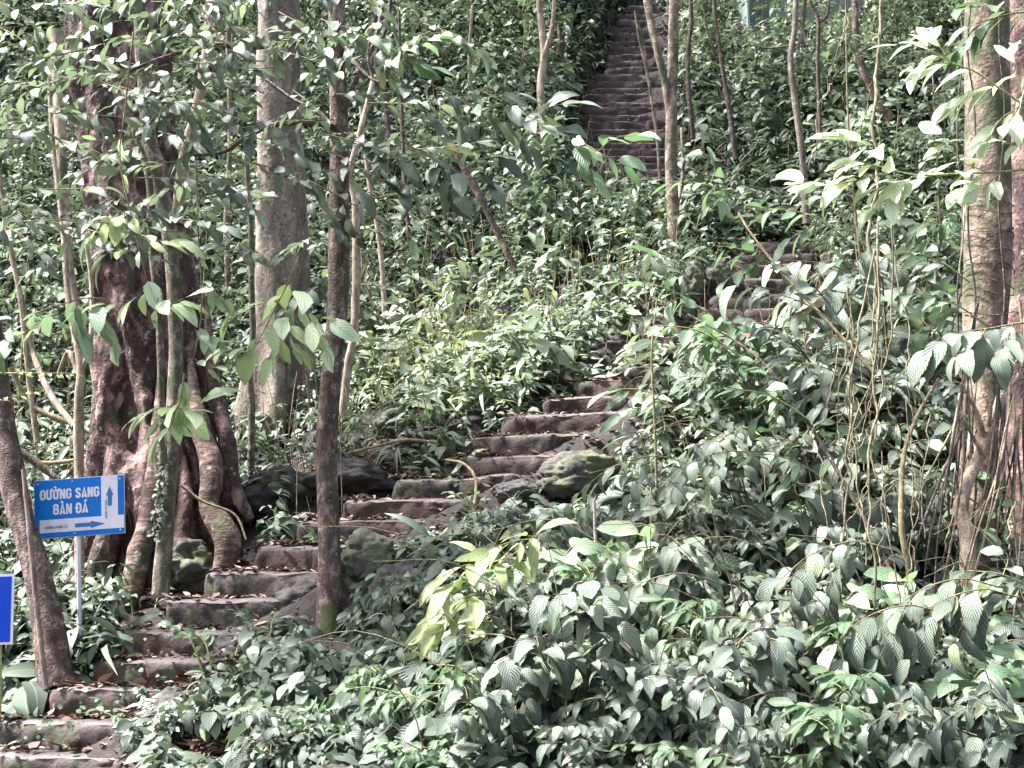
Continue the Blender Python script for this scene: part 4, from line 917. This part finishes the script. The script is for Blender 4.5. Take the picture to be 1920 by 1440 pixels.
for k in range(1000):
    q = on_ground(rng.normal(1330, 60), rng.normal(300, 40), 12, 26); pos.append(q+[0, 0, .02])
pos = np.array(pos); n_l = len(pos); az = rng.uniform(0, 6.28, n_l)
dd = np.stack([np.cos(az), np.sin(az), rng.normal(.05, .2, n_l)], -1); Ls = rng.uniform(.025, .095, n_l)*(1+.5*(rng.random(n_l) < .1))
lv.add(pos, dd, norm(UP+rng.normal(0, .3, (n_l, 3))), Ls, Ls*.5, rng.uniform(-.3, .3, n_l), rng.uniform(0, .6, n_l), rng.random(n_l)**1.5)
lv.build('leaf_litter', M['litter'], res=(4, 3))
tag(bpy.data.objects['leaf_litter'], 'brown and pinkish fallen leaves scattered on the steps and bank', 'leaf litter', kind='stuff')

# ------------------------------------------------------------------ shrubs and saplings (things)
def make_shrub(name, seed, h, nst, L, mat, tint, stemmat, lean=(-.35, -.35), wl=.45, res=(8, 5), hang=.55, droop=.45, nleaf=11, twigs=3, spread=.35, ripple=0.0, face=(-.2, -.6, .9)):
    rs = np.random.default_rng(seed); root = thing(name, 'x', 'shrub'); lv = Leaves(); tb = Acc()
    for s in range(nst):
        az = rs.uniform(0, 6.28); r0 = rs.uniform(0, .12); sp_ = rs.uniform(.2, 1)*spread; hh = h*rs.uniform(.55, 1.1)
        b = np.array([math.cos(az)*r0, math.sin(az)*r0, -.05]); o_ = np.array([math.cos(az)*sp_+lean[0]*hh*.8, math.sin(az)*sp_+lean[1]*hh*.8, 0])
        pts = [b, b+o_*.25+UP*hh*.45, b+o_*.6+UP*hh*.8, b+o_*1.1+UP*hh*.98]
        p = spray(lv, tb, pts, nleaf, L, tint, (.008, .003), droop, hang=hang, seed=seed*97+s, wl=wl, t0=.25, face=face)
        for t in range(twigs):
            q = p[int(len(p)*rs.uniform(.3, .9))]; az2 = rs.uniform(0, 6.28); ln = h*rs.uniform(.25, .5)
            e = q+np.array([math.cos(az2)*ln+lean[0]*ln, math.sin(az2)*ln*.7+lean[1]*ln, rs.uniform(-.1, .5)*ln])
            spray(lv, tb, [q, (q+e)/2+UP*ln*.15, e], max(4, nleaf*2//3), L, tint, (.004, .002), droop, hang=hang, seed=seed*97+s*7+t+31, wl=wl, face=face)
    tb.build('stem', M[stemmat], root); lv.build('foliage', M[mat], root, res=res, ripple=ripple)
    return root
def dup(root, loc, rz, sc=1.0):
    r = root.copy(); COL.objects.link(r); r.location = loc; r.rotation_euler = (0, 0, rz); r.scale = (sc,)*3
    for ch in list(root.children):
        c = ch.copy(); COL.objects.link(c); c.parent = r
    return r
ORD = ['leftmost', 'second', 'third', 'fourth', 'fifth', 'sixth', 'seventh', 'eighth', 'ninth', 'tenth', 'eleventh', 'twelfth', 'thirteenth', 'fourteenth', 'fifteenth', 'sixteenth', 'seventeenth', 'eighteenth', 'nineteenth', 'twentieth']
PLACED = []
used = {}
def place(proto, key, kindtxt, u, v, Y=None, rz=0, sc=1.0, group=None, region=''):
    q = on_ground(u, v) if Y is None else None
    if q is None:
        xx = (u-960)/F*Y*1.02; q = np.array([xx, Y, float(gz(np.array([xx]), np.array([Y]))[0])])
    if key not in used:
        used[key] = 1; r = proto; r.location = q; r.rotation_euler = (0, 0, rz); r.scale = (sc,)*3
    else: r = dup(proto, q, rz, sc)
    if group: r['group'] = group
    uu, vv = proj(q)
    PLACED.append((r, kindtxt, region, float(uu)))
    return r
Qd = [make_shrub('broadleaf_shrub', 11+s, .62+.05*s, 5, .15, 'quilted', (.25, .93), 'twig', lean=(-.35, -.5), wl=.50, hang=.75, droop=.55, nleaf=11, ripple=.014, res=(14, 7)) for s in range(4)]
Bg = [make_shrub('broadleaf_plant', 71+s, .62, 4, .19, 'glossy', (.45, .93), 'green_stem', lean=(-.35, -.45), wl=.58, hang=.35, nleaf=8, twigs=2, res=(10, 7), ripple=.004) for s in range(3)]
Nw = [make_shrub('narrow_leaved_shrub', 51+s, .58, 5, .165, 'glossy', (.05, .5), 'green_stem', lean=(-.45, -.35), wl=.28, hang=.45, nleaf=11, res=(8, 5)) for s in range(3)]
Dk = [make_shrub('leafy_shrub', 21+s, .60, 6, .115, 'dark', (.2, .9), 'twig', lean=(-.4, -.35), wl=.42, hang=.5, nleaf=13, res=(7, 5)) for s in range(4)]
Gl = [make_shrub('bright_leaved_shrub', 31+s, .42, 6, .105, 'glossy', (.1, .7), 'green_stem', lean=(-.25, -.35), wl=.42, hang=.3, nleaf=12, res=(7, 5)) for s in range(3)]
rs = np.random.default_rng(5)
def region_fg(u, v):
    if v > 1330: return 'along the bottom edge'
    if u < 760: return 'beside the slender reddish trunk'
    if u < 1130: return 'below the mossy boulder'
    if u < 1560: return 'right of the boulder' if v < 1050 else 'on the middle bank'
    return 'at the big right trunks'
fg = []
for vrow, du, sc in ((1510, 125, 1.0), (1440, 115, 1.0), (1375, 120, 1.05), (1310, 120, 1.05), (1245, 125, 1.1), (1180, 125, 1.1), (1115, 130, 1.15), (1050, 135, 1.1), (990, 140, 1.1)):
    u0 = 470 if vrow > 1400 else 560 if vrow > 1250 else 690 if vrow > 1150 else 800 if vrow > 1080 else 960 if vrow > 1030 else 1080
    if vrow < 1000: u0 = 1180
    u = u0
    while u < 2000:
        fg.append((u+rs.uniform(-35, 35), vrow+rs.uniform(-22, 22), sc)); u += du*rs.uniform(.8, 1.2)
for k, (u, v, sc) in enumerate(fg):
    pq = rs.random(); q = on_ground(u, v)
    if path_dist(np.array([q[0]]), np.array([q[1]]))[0][0] < PW[0]*.5+.25: continue
    if 800 < u < 1000 and 1050 < v < 1200 and pq < .6: continue
    if u > 1780 and 1000 < v < 1300 and rs.random() < .6: continue
    if rs.random() < .10: continue
    if hides_stairs(np.array([q+[dx_, -.15, h_*sc] for dx_ in (-.35, -.1, .1, .3) for h_ in (.15, .35, .55)])).any():
        sc *= .5
        if hides_stairs(np.array([q+[dx_*.6, -.1, h_*sc] for dx_ in (-.35, 0, .3) for h_ in (.3, .55)])).any(): continue
    if u < 900 and v > 1300 or (u < 700): fam, nm, tx = (Gl, 'g', 'bright green small leaved shrub') if pq < .6 else (Dk, 'd', 'grey green leafy shrub')
    else: fam, nm, tx = (Qd, 'q', 'shrub with drooping quilted grey leaves') if pq < .32 else (Bg, 'b', 'pale plant with rounded broad leaves') if pq < .46 else (Dk, 'd', 'grey green leafy shrub') if pq < .70 else (Nw, 'n', 'narrow leaved green shrub') if pq < .90 else (Gl, 'g', 'bright green small leaved shrub')
    i = int(rs.integers(0, len(fam)))
    place(fam[i], nm+str(i), tx, u, v, rz=rs.uniform(-.6, .6), sc=sc*rs.uniform(.65, 1.15)*(.85 if v > 1400 else 1)*(.62 if u < 880 and v < 1330 else 1), group='foreground shrubs on the bank', region=region_fg(u, v))
# shrubs at the right slope above the bank
for k in range(46):
    u = rs.uniform(1290, 1950); v = rs.uniform(600, 980)
    if u < 1560 and v < 640: continue
    fam, nm, tx = (Dk, 'd', 'grey green leafy shrub') if rs.random() < .45 else (Nw, 'n', 'narrow leaved green shrub') if rs.random() < .5 else (Gl, 'g', 'bright green small leaved shrub') if rs.random() < .7 else (Qd, 'q', 'shrub with drooping quilted grey leaves')
    i = int(rs.integers(0, len(fam)))
    q = on_ground(u, v)
    if path_dist(np.array([q[0]]), np.array([q[1]]))[0][0] < .95 or hides_stairs(np.array([q+[dx_, -.3, h_] for dx_ in (-.7, -.3, 0, .3) for h_ in (.3, .7, 1.0)])).any(): continue
    place(fam[i], nm+str(i), tx, u, v, rz=rs.uniform(-.6, .6), sc=rs.uniform(1.1, 1.9), group='shrubs on the right slope', region='under the reddish steps' if u < 1560 else 'behind the vines')
# small plants beside the steps
Sd = [make_shrub('small_plant', 61+s, .30, 3, .11, 'glossy', (.1, .6), 'green_stem', lean=(0, -.2), wl=.42, hang=.2, nleaf=6, twigs=0, spread=.18, res=(7, 5), face=(-.1, -.4, 1)) for s in range(3)]
for k, (u, v, lb) in enumerate([(235, 1215, 'small bright plant on the left end of the fourth step'), (170, 1290, 'small plant at the foot of the white sign post'), (285, 1150, 'small plant between the fig root and the steps'), (840, 900, 'small bright seedling in front of the black jagged rock'),
        (905, 960, 'seedling with two long leaves left of the mossy boulder'), (530, 860, 'leafy seedling at the foot of the pale flared trunk'), (655, 1090, 'tiny seedling right of the slender trunk'), (250, 1370, 'tiny plant on the second lowest step'), (505, 1215, 'small plant at the right end of the fifth step'), (420, 1270, 'small plant right of the third step'), (860, 850, 'small seedling on the left end of the middle steps'), (470, 990, 'small plant beside the fig roots')]):
    r = Sd[k] if k < 3 else dup(Sd[k % 3], (0, 0, 0), 0); r.location = on_ground(u, v, 8) if k not in (0,) else on_ground(u, v, 8); r.scale = (rs.uniform(.8, 1.3),)*3; r.rotation_euler = (0, 0, rs.uniform(-1, 1)); r['label'] = lb; r['category'] = 'plant'
    r.name = 'small_plant'
# saplings over the slope
Sp = []
for s in range(7):
    rs2 = np.random.default_rng(300+s); root = thing('sapling', 'x', 'sapling'); lv = Leaves(); tb = Acc(); h = 1.5+.35*s
    top = np.array([rs2.uniform(-.3, .3), rs2.uniform(-.4, 0), h]); mid = top*.5+np.array([rs2.uniform(-.12, .12), 0, 0])
    p = tb.tube([(0, 0, -.1), mid, top], (.016, .006), seg=6, n=14)
    for b in range(9+s):
        q = p[int(len(p)*rs2.uniform(.35, .98))]; az = rs2.uniform(0, 6.28); ln = rs2.uniform(.3, .75)
        e = q+np.array([math.cos(az)*ln, math.sin(az)*ln-.15, rs2.uniform(-.05, .35)*ln])
        spray(lv, tb, [q, (q+e)/2+UP*.06, e], 12, .13, (.2, .85), (.005, .002), .35, hang=.25, seed=900+s*30+b, wl=.42)
    tb.build('trunk', M['twig'], root); lv.build('crown', M['glossy'] if s % 3 == 1 else M['dark'], root, res=(6, 3)); Sp.append(root)
spots = []
tries = 0
while len(spots) < 64 and tries < 4000:
    tries += 1
    u = rs.uniform(-60, 1980); v = rs.uniform(-20, 760) if u > 640 else rs.uniform(-40, 900)
    q = on_ground(u, v)
    if q[1] < 13: continue
    if path_dist(np.array([q[0]]), np.array([q[1]]))[0][0] < 1.1 or hides_stairs(np.array([q+[dx_, -.3, h_] for dx_ in (-.6, 0, .6) for h_ in (.3, 1, 1.7, 2.5)])).any(): continue
    if 1040 < u < 1310 and v > 290 and v < 560 or (1300 < u < 1620 and v < 700 and v > 480): continue
    if 1290 < u < 1620 and 0 < v < 200: continue
    if 1040 < u < 1300 and v < 600 and q[1] < 21: continue
    if 700 < u < 1300 and v > 480 and rs.random() < .8: continue
    if min([math.hypot(u-a, v-b) for a, b in spots] or [999]) < 70: continue
    spots.append((u, v))
    i = int(rs.integers(0, 7))
    reg = ('left of the fig trunk' if u < 180 else 'behind the fig trunk' if u < 440 else 'near the pale flared trunk' if u < 700 else 'on the central slope' if u < 1040 else 'by the upper steps' if u < 1330 else 'under the green wall' if u < 1650 else 'on the upper right slope')
    place(Sp[i], 's'+str(i), 'thin leafy sapling', u, v, rz=rs.uniform(0, 6.28), sc=rs.uniform(.75, 1.15), group='saplings on the wooded slope', region=reg)
for fam in (Bg, Qd, Dk, Gl, Nw, Sp):                       # any prototype never placed
    for k, o in enumerate(fam):
        if o['label'] == 'x' and not any(o is z[0] for z in PLACED):
            for ch in list(o.children): bpy.data.objects.remove(ch)
            bpy.data.objects.remove(o)
bykey = {}
for r, t, g, u in PLACED: bykey.setdefault((t, g), []).append((u, r))
for (t, g), L_ in bykey.items():
    L_.sort(key=lambda z: z[0])
    for i, (u, r) in enumerate(L_):
        if len(L_) == 1: r['label'] = '%s %s' % (t, g)
        else: r['label'] = '%s %s, %s' % (t, g, ORD[i]+' from the left' if 0 < i < len(L_)-1 else 'leftmost of them' if i == 0 else 'rightmost of them')

# ------------------------------------------------------------------ unseen leaf layer added above the picture to dapple the light
lv = Leaves(); n_c = 60000
x = rng.uniform(-24, 14, n_c); y = rng.uniform(-6, 32, n_c); lo = 1.6+.57*np.maximum(y, 6)+1.5
z = np.maximum(lo, 7.5)+rng.uniform(0, 4.0, n_c)
q3 = np.stack([x, y, z], -1); dn = fbm(q3*.42, 91, 3)+.25*fbm(q3*1.7, 92, 2)-.16*np.clip((3-x)/8, 0, 1)*np.clip((17-y)/4, 0, 1)
k = dn > SHADE_CUTOFF
q3 = q3[k]; n_c = len(q3)
lv.add(q3, rng.normal(0, 1, (n_c, 3))*[1, 1, .4], UP+rng.normal(0, .4, (n_c, 3)), rng.uniform(.2, .4, n_c), .16, .3, .2, rng.uniform(.2, .7, n_c))
lv.build('shade_canopy', M['undergrowth'], res=(4, 3))
tag(bpy.data.objects['shade_canopy'], 'unseen leafy canopy added overhead to shade the slope', 'canopy', kind='stuff')

# ------------------------------------------------------------------ leafy branches in front
def branch(name, label, pts, twigs, L, mat, tint, stemmat='twig', r=(.007, .0025), seed=0, res=(9, 5), hang=.2, wl=.42, nper=6, droop=.3, group=None, main_n=6, face=(-.35, -.45, 1.0), cat='branch', side=1.0):
    W = px(pts); b = W[0]; root = thing(name, label, cat, b, group); lv = Leaves(); tb = Acc(); rs = np.random.default_rng(seed)
    p = spray(lv, tb, [q-b for q in W], main_n, L, tint, r, droop, hang=hang, seed=seed, wl=wl, face=face, t0=.3, side=side)
    for k, tw in enumerate(twigs):
        Wt = [P(*q)-b for q in tw]
        spray(lv, tb, Wt, nper, L, tint, (r[1]*1.2, r[1]*.6), droop, hang=hang, seed=seed+k+1, wl=wl, face=face, side=side)
    tb.build('stem', M[stemmat], root); lv.build('foliage', M[mat], root, res=res, ripple=.004)
    return root
Y0 = 8.2  # pale clusters below have brightness painted in, as they hang in shade
branch('leafy_branch', 'hanging branch with a cluster of bright leaves before the fig trunk', [(250, 60, Y0), (235, 200, Y0), (225, 300, Y0), (250, 420, Y0), (268, 500, Y0), (295, 575, Y0)],
       [[(283, 540, Y0), (250, 560, Y0), (205, 570, Y0)], [(290, 565, Y0), (315, 570, Y0), (345, 560, Y0)], [(250, 470, Y0), (210, 470, Y0), (180, 500, Y0)], [(240, 400, Y0), (205, 410, Y0), (175, 440, Y0)], [(255, 440, Y0), (290, 450, Y0), (330, 450, Y0)]], .24, 'pale', (.0, .5), seed=501, nper=5)
branch('leafy_branch', 'hanging twig with small bright leaves right of the fig trunk', [(368, 300, Y0), (372, 450, Y0), (378, 560, Y0), (370, 640, Y0), (348, 710, Y0)],
       [[(374, 620, Y0), (395, 630, Y0), (420, 645, Y0)], [(362, 670, Y0), (390, 690, Y0), (412, 685, Y0)], [(375, 520, Y0), (395, 540, Y0), (410, 560, Y0)]], .18, 'glossy', (.5, .92), seed=502, nper=4, main_n=3)
branch('leafy_branch', 'lowest leaf cluster hanging over the mossy stem', [(345, 700, Y0), (340, 740, Y0), (330, 770, Y0), (300, 790, Y0)],
       [[(335, 760, Y0), (300, 765, Y0), (265, 780, Y0)], [(335, 765, Y0), (355, 770, Y0), (380, 755, Y0)], [(330, 770, Y0), (320, 800, Y0), (300, 815, Y0)]], .24, 'pale', (.0, .4), seed=503, nper=5)
branch('leafy_branch', 'branch of bright leaves crossing before the pale flared trunk', [(560, 480, Y0), (545, 520, Y0), (525, 560, Y0), (500, 610, Y0), (480, 650, Y0)],
       [[(545, 530, Y0), (560, 560, Y0), (585, 590, Y0), (615, 600, Y0)], [(525, 560, Y0), (490, 570, Y0), (440, 580, Y0)], [(530, 580, Y0), (540, 620, Y0), (560, 650, Y0)], [(490, 640, Y0), (460, 650, Y0), (430, 655, Y0)], [(585, 590, Y0), (590, 620, Y0), (610, 650, Y0)], [(500, 610, Y0), (520, 640, Y0), (500, 680, Y0)]], .24, 'pale', (.0, .55), seed=504, nper=5)
branch('leafy_branch', 'spray of green and grey leaves level with the sign top at the far left', [(200, 560, Y0), (150, 560, Y0), (90, 580, Y0), (20, 600, Y0), (-40, 610, Y0)],
       [[(150, 560, Y0), (140, 590, Y0), (150, 620, Y0)], [(90, 580, Y0), (70, 610, Y0), (40, 625, Y0)], [(20, 600, Y0), (15, 640, Y0), (-5, 660, Y0)], [(170, 560, Y0), (190, 600, Y0), (215, 640, Y0)]], .23, 'glossy', (.5, .92), seed=505, nper=5)
branch('leafy_branch', 'small yellow green fern-like twig at the left edge', [(-20, 700, 8.8), (40, 700, 8.8), (90, 700, 8.8), (140, 700, 8.8)], [[(-20, 760, 8.8), (20, 745, 8.8), (60, 735, 8.8)]], .07, 'yellow', (.1, .6), seed=506, nper=9, main_n=12)
# the tree crowns at the upper left: many small limbs from the two saplings
def crown(parent, b, name, tw, mat, L, tint, seed, res=(7, 5), nper=8, hang=.2, wl=.42, face=(-.35, -.45, 1.0)):
    lv = Leaves()
    for k, pts in enumerate(tw):
        tb = Acc(); spray(lv, tb, [P(*q)-b for q in pts], nper, L, tint, (.006, .002), .3, hang=hang, seed=seed+k, wl=wl, face=face)
        tb.build('limb', M['twig'], parent)
    lv.build(name, M[mat], parent, res=res, ripple=.004)
def rand_twigs(n, u0, u1, v0, v1, y0, y1, ln, seed, ang=(-.2, .9)):
    rs = np.random.default_rng(seed); out = []
    for k in range(n):
        u = rs.uniform(u0, u1); v = rs.uniform(v0, v1); Y = rs.uniform(y0, y1); l = ln*rs.uniform(.6, 1.3); a_ = rs.uniform(*ang); sg = rs.choice([-1, 1])
        du = math.cos(a_)*l*sg; dv = math.sin(a_)*l
        out.append([(u, v, Y), (u+du*.5, v+dv*.35, Y-.1), (u+du, v+dv, Y-.15)])
    return out
crown(t4, b4, 'crown', rand_twigs(84, -60, 400, -60, 440, 8.2, 10, 130, 1), 'dark', .165, (.5, .93), 1100, nper=11, wl=.46)
crown(t3, b3, 'crown', rand_twigs(52, 280, 640, -60, 340, 8.2, 9.3, 130, 2)+rand_twigs(14, 640, 820, -20, 360, 8.4, 9.2, 130, 3)+rand_twigs(16, -20, 620, 330, 560, 8.3, 10, 90, 4), 'dark', .16, (.45, .93), 1200, nper=10, wl=.46)
# leafy branches reaching over the centre (large leaves, two tones)
for k, (u, v, lb) in enumerate([(760, 110, 'broad leaved branch tip near the top, left of centre'), (900, 210, 'dark broad leaved branch tip in front of the upper slope'), (1010, 230, 'branch tip with broad leaves just left of the upper steps'), (1130, 290, 'leafy twig hanging over the foot of the upper steps'), (870, 330, 'branch tip with pale broad leaves over the central slope'), (700, 330, 'broad leaved twig right of the slender reddish trunk'), (800, 420, 'small bright twig over the central undergrowth'), (690, 400, 'bright seven leaved twig beside the bent pale trunk')]):
    Yb = 8.9+.15*(k % 4)
    branch('leafy_branch', lb, [(u-110, v-60, Yb), (u-50, v-30, Yb), (u, v, Yb-.1), (u+40, v+15, Yb-.1)], [[(u-50, v-30, Yb), (u-40, v+10, Yb), (u-20, v+40, Yb)], [(u-10, v-5, Yb), (u+20, v-30, Yb), (u+60, v-35, Yb)]], .27 if k < 6 else .17, 'dark' if k % 3 else 'glossy', (.25, .85), seed=520+k, nper=4, main_n=6)
rs = np.random.default_rng(9)
# right side branch near the camera, sunlight painted in as paleness
Yp = 5.6
branch('pale_leaved_branch', 'sunlit whitish green leafy branch reaching left across the right hand trunks', [(1990, 300, Yp), (1900, 320, Yp), (1800, 325, Yp), (1720, 328, Yp), (1640, 310, Yp), (1600, 300, Yp)],
       [[(1760, 326, Yp), (1700, 345, Yp), (1650, 385, Yp)], [(1720, 328, Yp), (1690, 340, Yp), (1655, 350, Yp)], [(1850, 322, Yp), (1800, 300, Yp), (1770, 255, Yp)], [(1650, 300, Yp), (1630, 275, Yp), (1590, 262, Yp)], [(1660, 325, Yp), (1600, 340, Yp), (1540, 350, Yp)], [(1620, 335, Yp), (1590, 330, Yp), (1510, 345, Yp)], [(1880, 320, Yp), (1850, 345, Yp), (1830, 350, Yp)]], .20, 'pale', (.2, .9), 'green_stem', seed=540, nper=6, main_n=10, hang=.3)
branch('pale_leaved_branch', 'sunlit leaf rosette on a thin twig near the top right corner', [(1940, 210, Yp), (1880, 170, Yp), (1830, 135, Yp), (1785, 118, Yp), (1750, 100, Yp)],
       [[(1790, 118, Yp), (1750, 120, Yp), (1715, 135, Yp)], [(1780, 115, Yp), (1765, 90, Yp), (1750, 60, Yp)], [(1870, 160, Yp), (1835, 165, Yp), (1790, 185, Yp)], [(1785, 115, Yp), (1735, 90, Yp), (1690, 85, Yp)]], .22, 'pale', (.2, .9), 'green_stem', seed=541, nper=4, main_n=4, wl=.34)
branch('pale_leaved_branch', 'pale sunlit leaves at the right edge beside the dark trunk', [(1960, 60, Yp), (1935, 130, Yp), (1910, 200, Yp), (1890, 230, Yp)], [[(1925, 150, Yp), (1905, 120, Yp), (1900, 90, Yp)], [(1910, 200, Yp), (1880, 220, Yp), (1860, 240, Yp)], [(1940, 260, Yp), (1880, 270, Yp), (1830, 265, Yp)]], .19, 'pale', (.2, .85), 'green_stem', seed=542, nper=4, main_n=4)
branch('leafy_branch', 'green twig with glossy leaves at the top right edge', [(1990, 20, 6.2), (1900, 25, 6.2), (1830, 45, 6.2)], [[(1900, 25, 6.2), (1860, 10, 6.2), (1820, 15, 6.2)], [(1860, 40, 6.2), (1830, 60, 6.2), (1800, 90, 6.2)]], .18, 'glossy', (.1, .5), seed=543, nper=5)
branch('drooping_branch', 'branch of large lavender grey drooping leaves at the right edge, mid height', [(1990, 600, 6.4), (1920, 605, 6.4), (1860, 615, 6.4), (1800, 625, 6.4), (1750, 650, 6.4)], [[(1900, 605, 6.4), (1890, 630, 6.35), (1870, 660, 6.3)], [(1850, 615, 6.4), (1830, 640, 6.35), (1800, 665, 6.3)]], .21, 'quilted', (.6, .85), seed=544, nper=7, main_n=12, hang=.9, droop=.5, wl=.5)
branch('yellow_leaved_shrub', 'pale yellow narrow leaved plant standing out in the foreground shrubs', [(1035, 1400, 7.2), (990, 1290, 7.15), (950, 1180, 7.1), (915, 1090, 7.05), (905, 1045, 7.0)],
       [[(925, 1110, 7.05), (870, 1120, 7.0), (810, 1160, 6.9)], [(940, 1160, 7.0), (880, 1150, 6.95), (820, 1180, 6.9)], [(905, 1060, 7.0), (870, 1060, 6.95), (830, 1080, 6.9)], [(915, 1090, 7.05), (890, 1080, 7.0), (850, 1090, 6.95), (830, 1110, 6.9)], [(930, 1130, 7.05), (895, 1120, 7), (860, 1135, 6.95), (840, 1160, 6.9)], [(908, 1060, 7.05), (960, 1040, 7), (1000, 1010, 7), (990, 1005, 6.9)], [(1000, 1010, 7), (960, 1015, 6.95), (920, 1030, 6.9)], [(940, 1150, 7.1), (900, 1160, 7), (880, 1170, 6.95)]],
       .27, 'yellow', (.1, .9), 'green_stem', seed=41, nper=6, main_n=3, hang=.45, wl=.25, cat='shrub', face=(-.1, -.8, .8))
for k, (u, v, Yb, lb) in enumerate([(1760, 1130, 6.3, 'branch of large grey quilted leaves drooping before the pale green barked stem'), (1560, 1060, 6.6, 'broad quilted leaves drooping in the hanging vines'), (1800, 1150, 6.2, 'low branch of quilted leaves at the foot of the right hand trunks'),
        (1660, 1180, 6.2, 'wide spray of grey quilted leaves low among the vines'), (1420, 1340, 5.9, 'arching quilted leaves at the bottom edge, right of centre'), (1180, 1070, 7.3, 'broad green leaves reaching up left on a curved stem, picture centre'), (1230, 1120, 7.0, 'broad grey green leaves on radiating stalks below the picture centre'), (1330, 890, 8.2, 'silvery drooping leaves on a long thin arching stem'), (1180, 900, 8.4, 'row of silvery leaves hanging over the mossy boulder')]):
    branch('drooping_branch', lb, [(u+110, v-30, Yb), (u+40, v-45, Yb), (u-40, v-20, Yb), (u-110, v+40, Yb)], [[(u+40, v-45, Yb), (u+20, v-10, Yb), (u-10, v+50, Yb-.1)], [(u-20, v-25, Yb), (u-60, v+10, Yb), (u-90, v+80, Yb-.1)]], .20 if k < 7 else .16, 'quilted', (.5, .93), 'twig', r=(.005, .002), seed=560+k, nper=5, main_n=8, hang=.8, droop=.45, wl=.5)
# twigs of the diagonal stems on the right, long leaves hanging
tw = []
for k, (u, v, lb) in enumerate([(1390, 470, 'twig of narrow bright leaves over the reddish steps'), (1480, 560, 'leafy twig on the golden brown leaning stem'), (1300, 620, 'narrow leaved twig left of the reddish steps'), (1240, 540, 'yellowish leaf twig in the middle of the right slope'), (1540, 690, 'leafy twig beneath the golden brown leaning stem'), (1430, 740, 'broad leaved twig crossing the long brown stem'), (1600, 800, 'green leafy twig left of the hanging vines'), (1720, 640, 'leafy twig right of the hanging vines'), (1760, 560, 'twig with oval leaves before the tan trunk foot'), (1330, 350, 'fresh green twig above the reddish steps'),
        (1730, 480, 'twig of grey leaves left of the ringed tan trunk'), (1500, 400, 'drooping leafy twig above the golden brown stem'), (1870, 960, 'heart leaved creeper twig on the dark right trunk'), (1750, 900, 'green leafy twig between vines and right trunks'), (1470, 860, 'shining broad leaved twig on the right slope'), (1850, 1290, 'round leaved twig at the lower right corner'), (1880, 1080, 'broad leaved twig at the right edge low down')]):
    Yb = (8.3 if v < 1000 else 6.8)-.1*(k % 3)
    branch('leafy_branch', lb, [(u+90, v+50, Yb), (u+40, v+15, Yb), (u-10, v-5, Yb), (u-70, v-10, Yb)], [[(u+40, v+15, Yb), (u+10, v+30, Yb), (u-30, v+55, Yb)], [(u, v, Yb), (u+10, v-35, Yb), (u-10, v-60, Yb)]], .19 if k < 12 else .17, ['glossy', 'dark', 'glossy'][k % 3], (.3, .9) if k % 3 == 1 else (.15, .75), 'green_stem', seed=580+k, nper=5, main_n=7, hang=.6, wl=.36 if k % 2 else .44)
branch('leafy_branch', 'pink young leaves among the pale branch left of the ringed trunk', [(1560, 350, 5.7), (1520, 345, 5.7), (1490, 345, 5.7)], [], .10, 'litter', (.8, 1.0), seed=599, main_n=3)
# creeper leaves on the mossy stem
lv = Leaves(); n_l = 150; vv = rng.uniform(820, 1010, n_l); uu = np.interp(vv, [820, 1010], [312, 300])+rng.normal(-4, 6, n_l)
pos = np.array([P(a_, b_, 10.28) for a_, b_ in zip(uu, vv)])-b4; dd = norm(np.stack([rng.normal(0, .6, n_l), rng.normal(-.3, .3, n_l), rng.normal(-.5, .5, n_l)], -1)); Ls = rng.uniform(.03, .07, n_l)
lv.add(pos, dd, norm(np.array([-.3, -1., .4])+rng.normal(0, .3, (n_l, 3))), Ls, Ls*.6, .2, .2, rng.uniform(.3, .9, n_l)); lv.build('creeper_leaves', M['dark'], t4, res=(5, 3))
# fallen branches
for k, (lb, pp, rr) in enumerate([('thin pale fallen stick leaning at the fig roots', [(340, 910, 10.5), (380, 940, 10.5), (440, 965, 10.5), (462, 1012, 10.4)], (3, 2.5, 2)),
        ('bare forked root lying over the black jagged rock', [(820, 830, 11.4), (760, 825, 11.4), (700, 838, 11.4), (650, 850, 11.4)], (3, 3, 2)),
        ('curved pale fallen branch across the undergrowth behind the sign', [(30, 860, 11.8), (90, 868, 11.8), (150, 860, 11.8), (190, 838, 11.8)], (4, 4, 3)),
        ('dark fallen branch behind the leaning trunk and sign', [(10, 830, 11.2), (60, 862, 11.2), (110, 900, 11.2)], (8, 8, 6)),
        ('thin slanted dead stick on the central slope', [(720, 775, 13), (760, 740, 13), (790, 720, 13)], (2, 2, 1.5)),
        ('brown dead twig hanging over the middle steps', [(890, 960, 10.2), (892, 900, 10.3), (870, 870, 10.4), (835, 862, 10.5)], (4, 3, 2)),
        ('thick fallen branch on the undergrowth behind the fig', [(20, 690, 13), (60, 760, 13), (150, 800, 12.9), (190, 820, 12.8)], (5, 5, 4))]):
    W = px(pp); a = Acc(); a.tube([q-W[0] for q in W], [x/F*pp[0][2] for x in rr], seg=8, n=30, wob=.2, seed=k); o = a.build('fallen_branch', M['dark_bark' if k == 3 else 'twig']); o.location = W[0]; tag(o, lb, 'branch')
print('leaf meshes done', sum(len(m.polygons) for m in bpy.data.meshes))
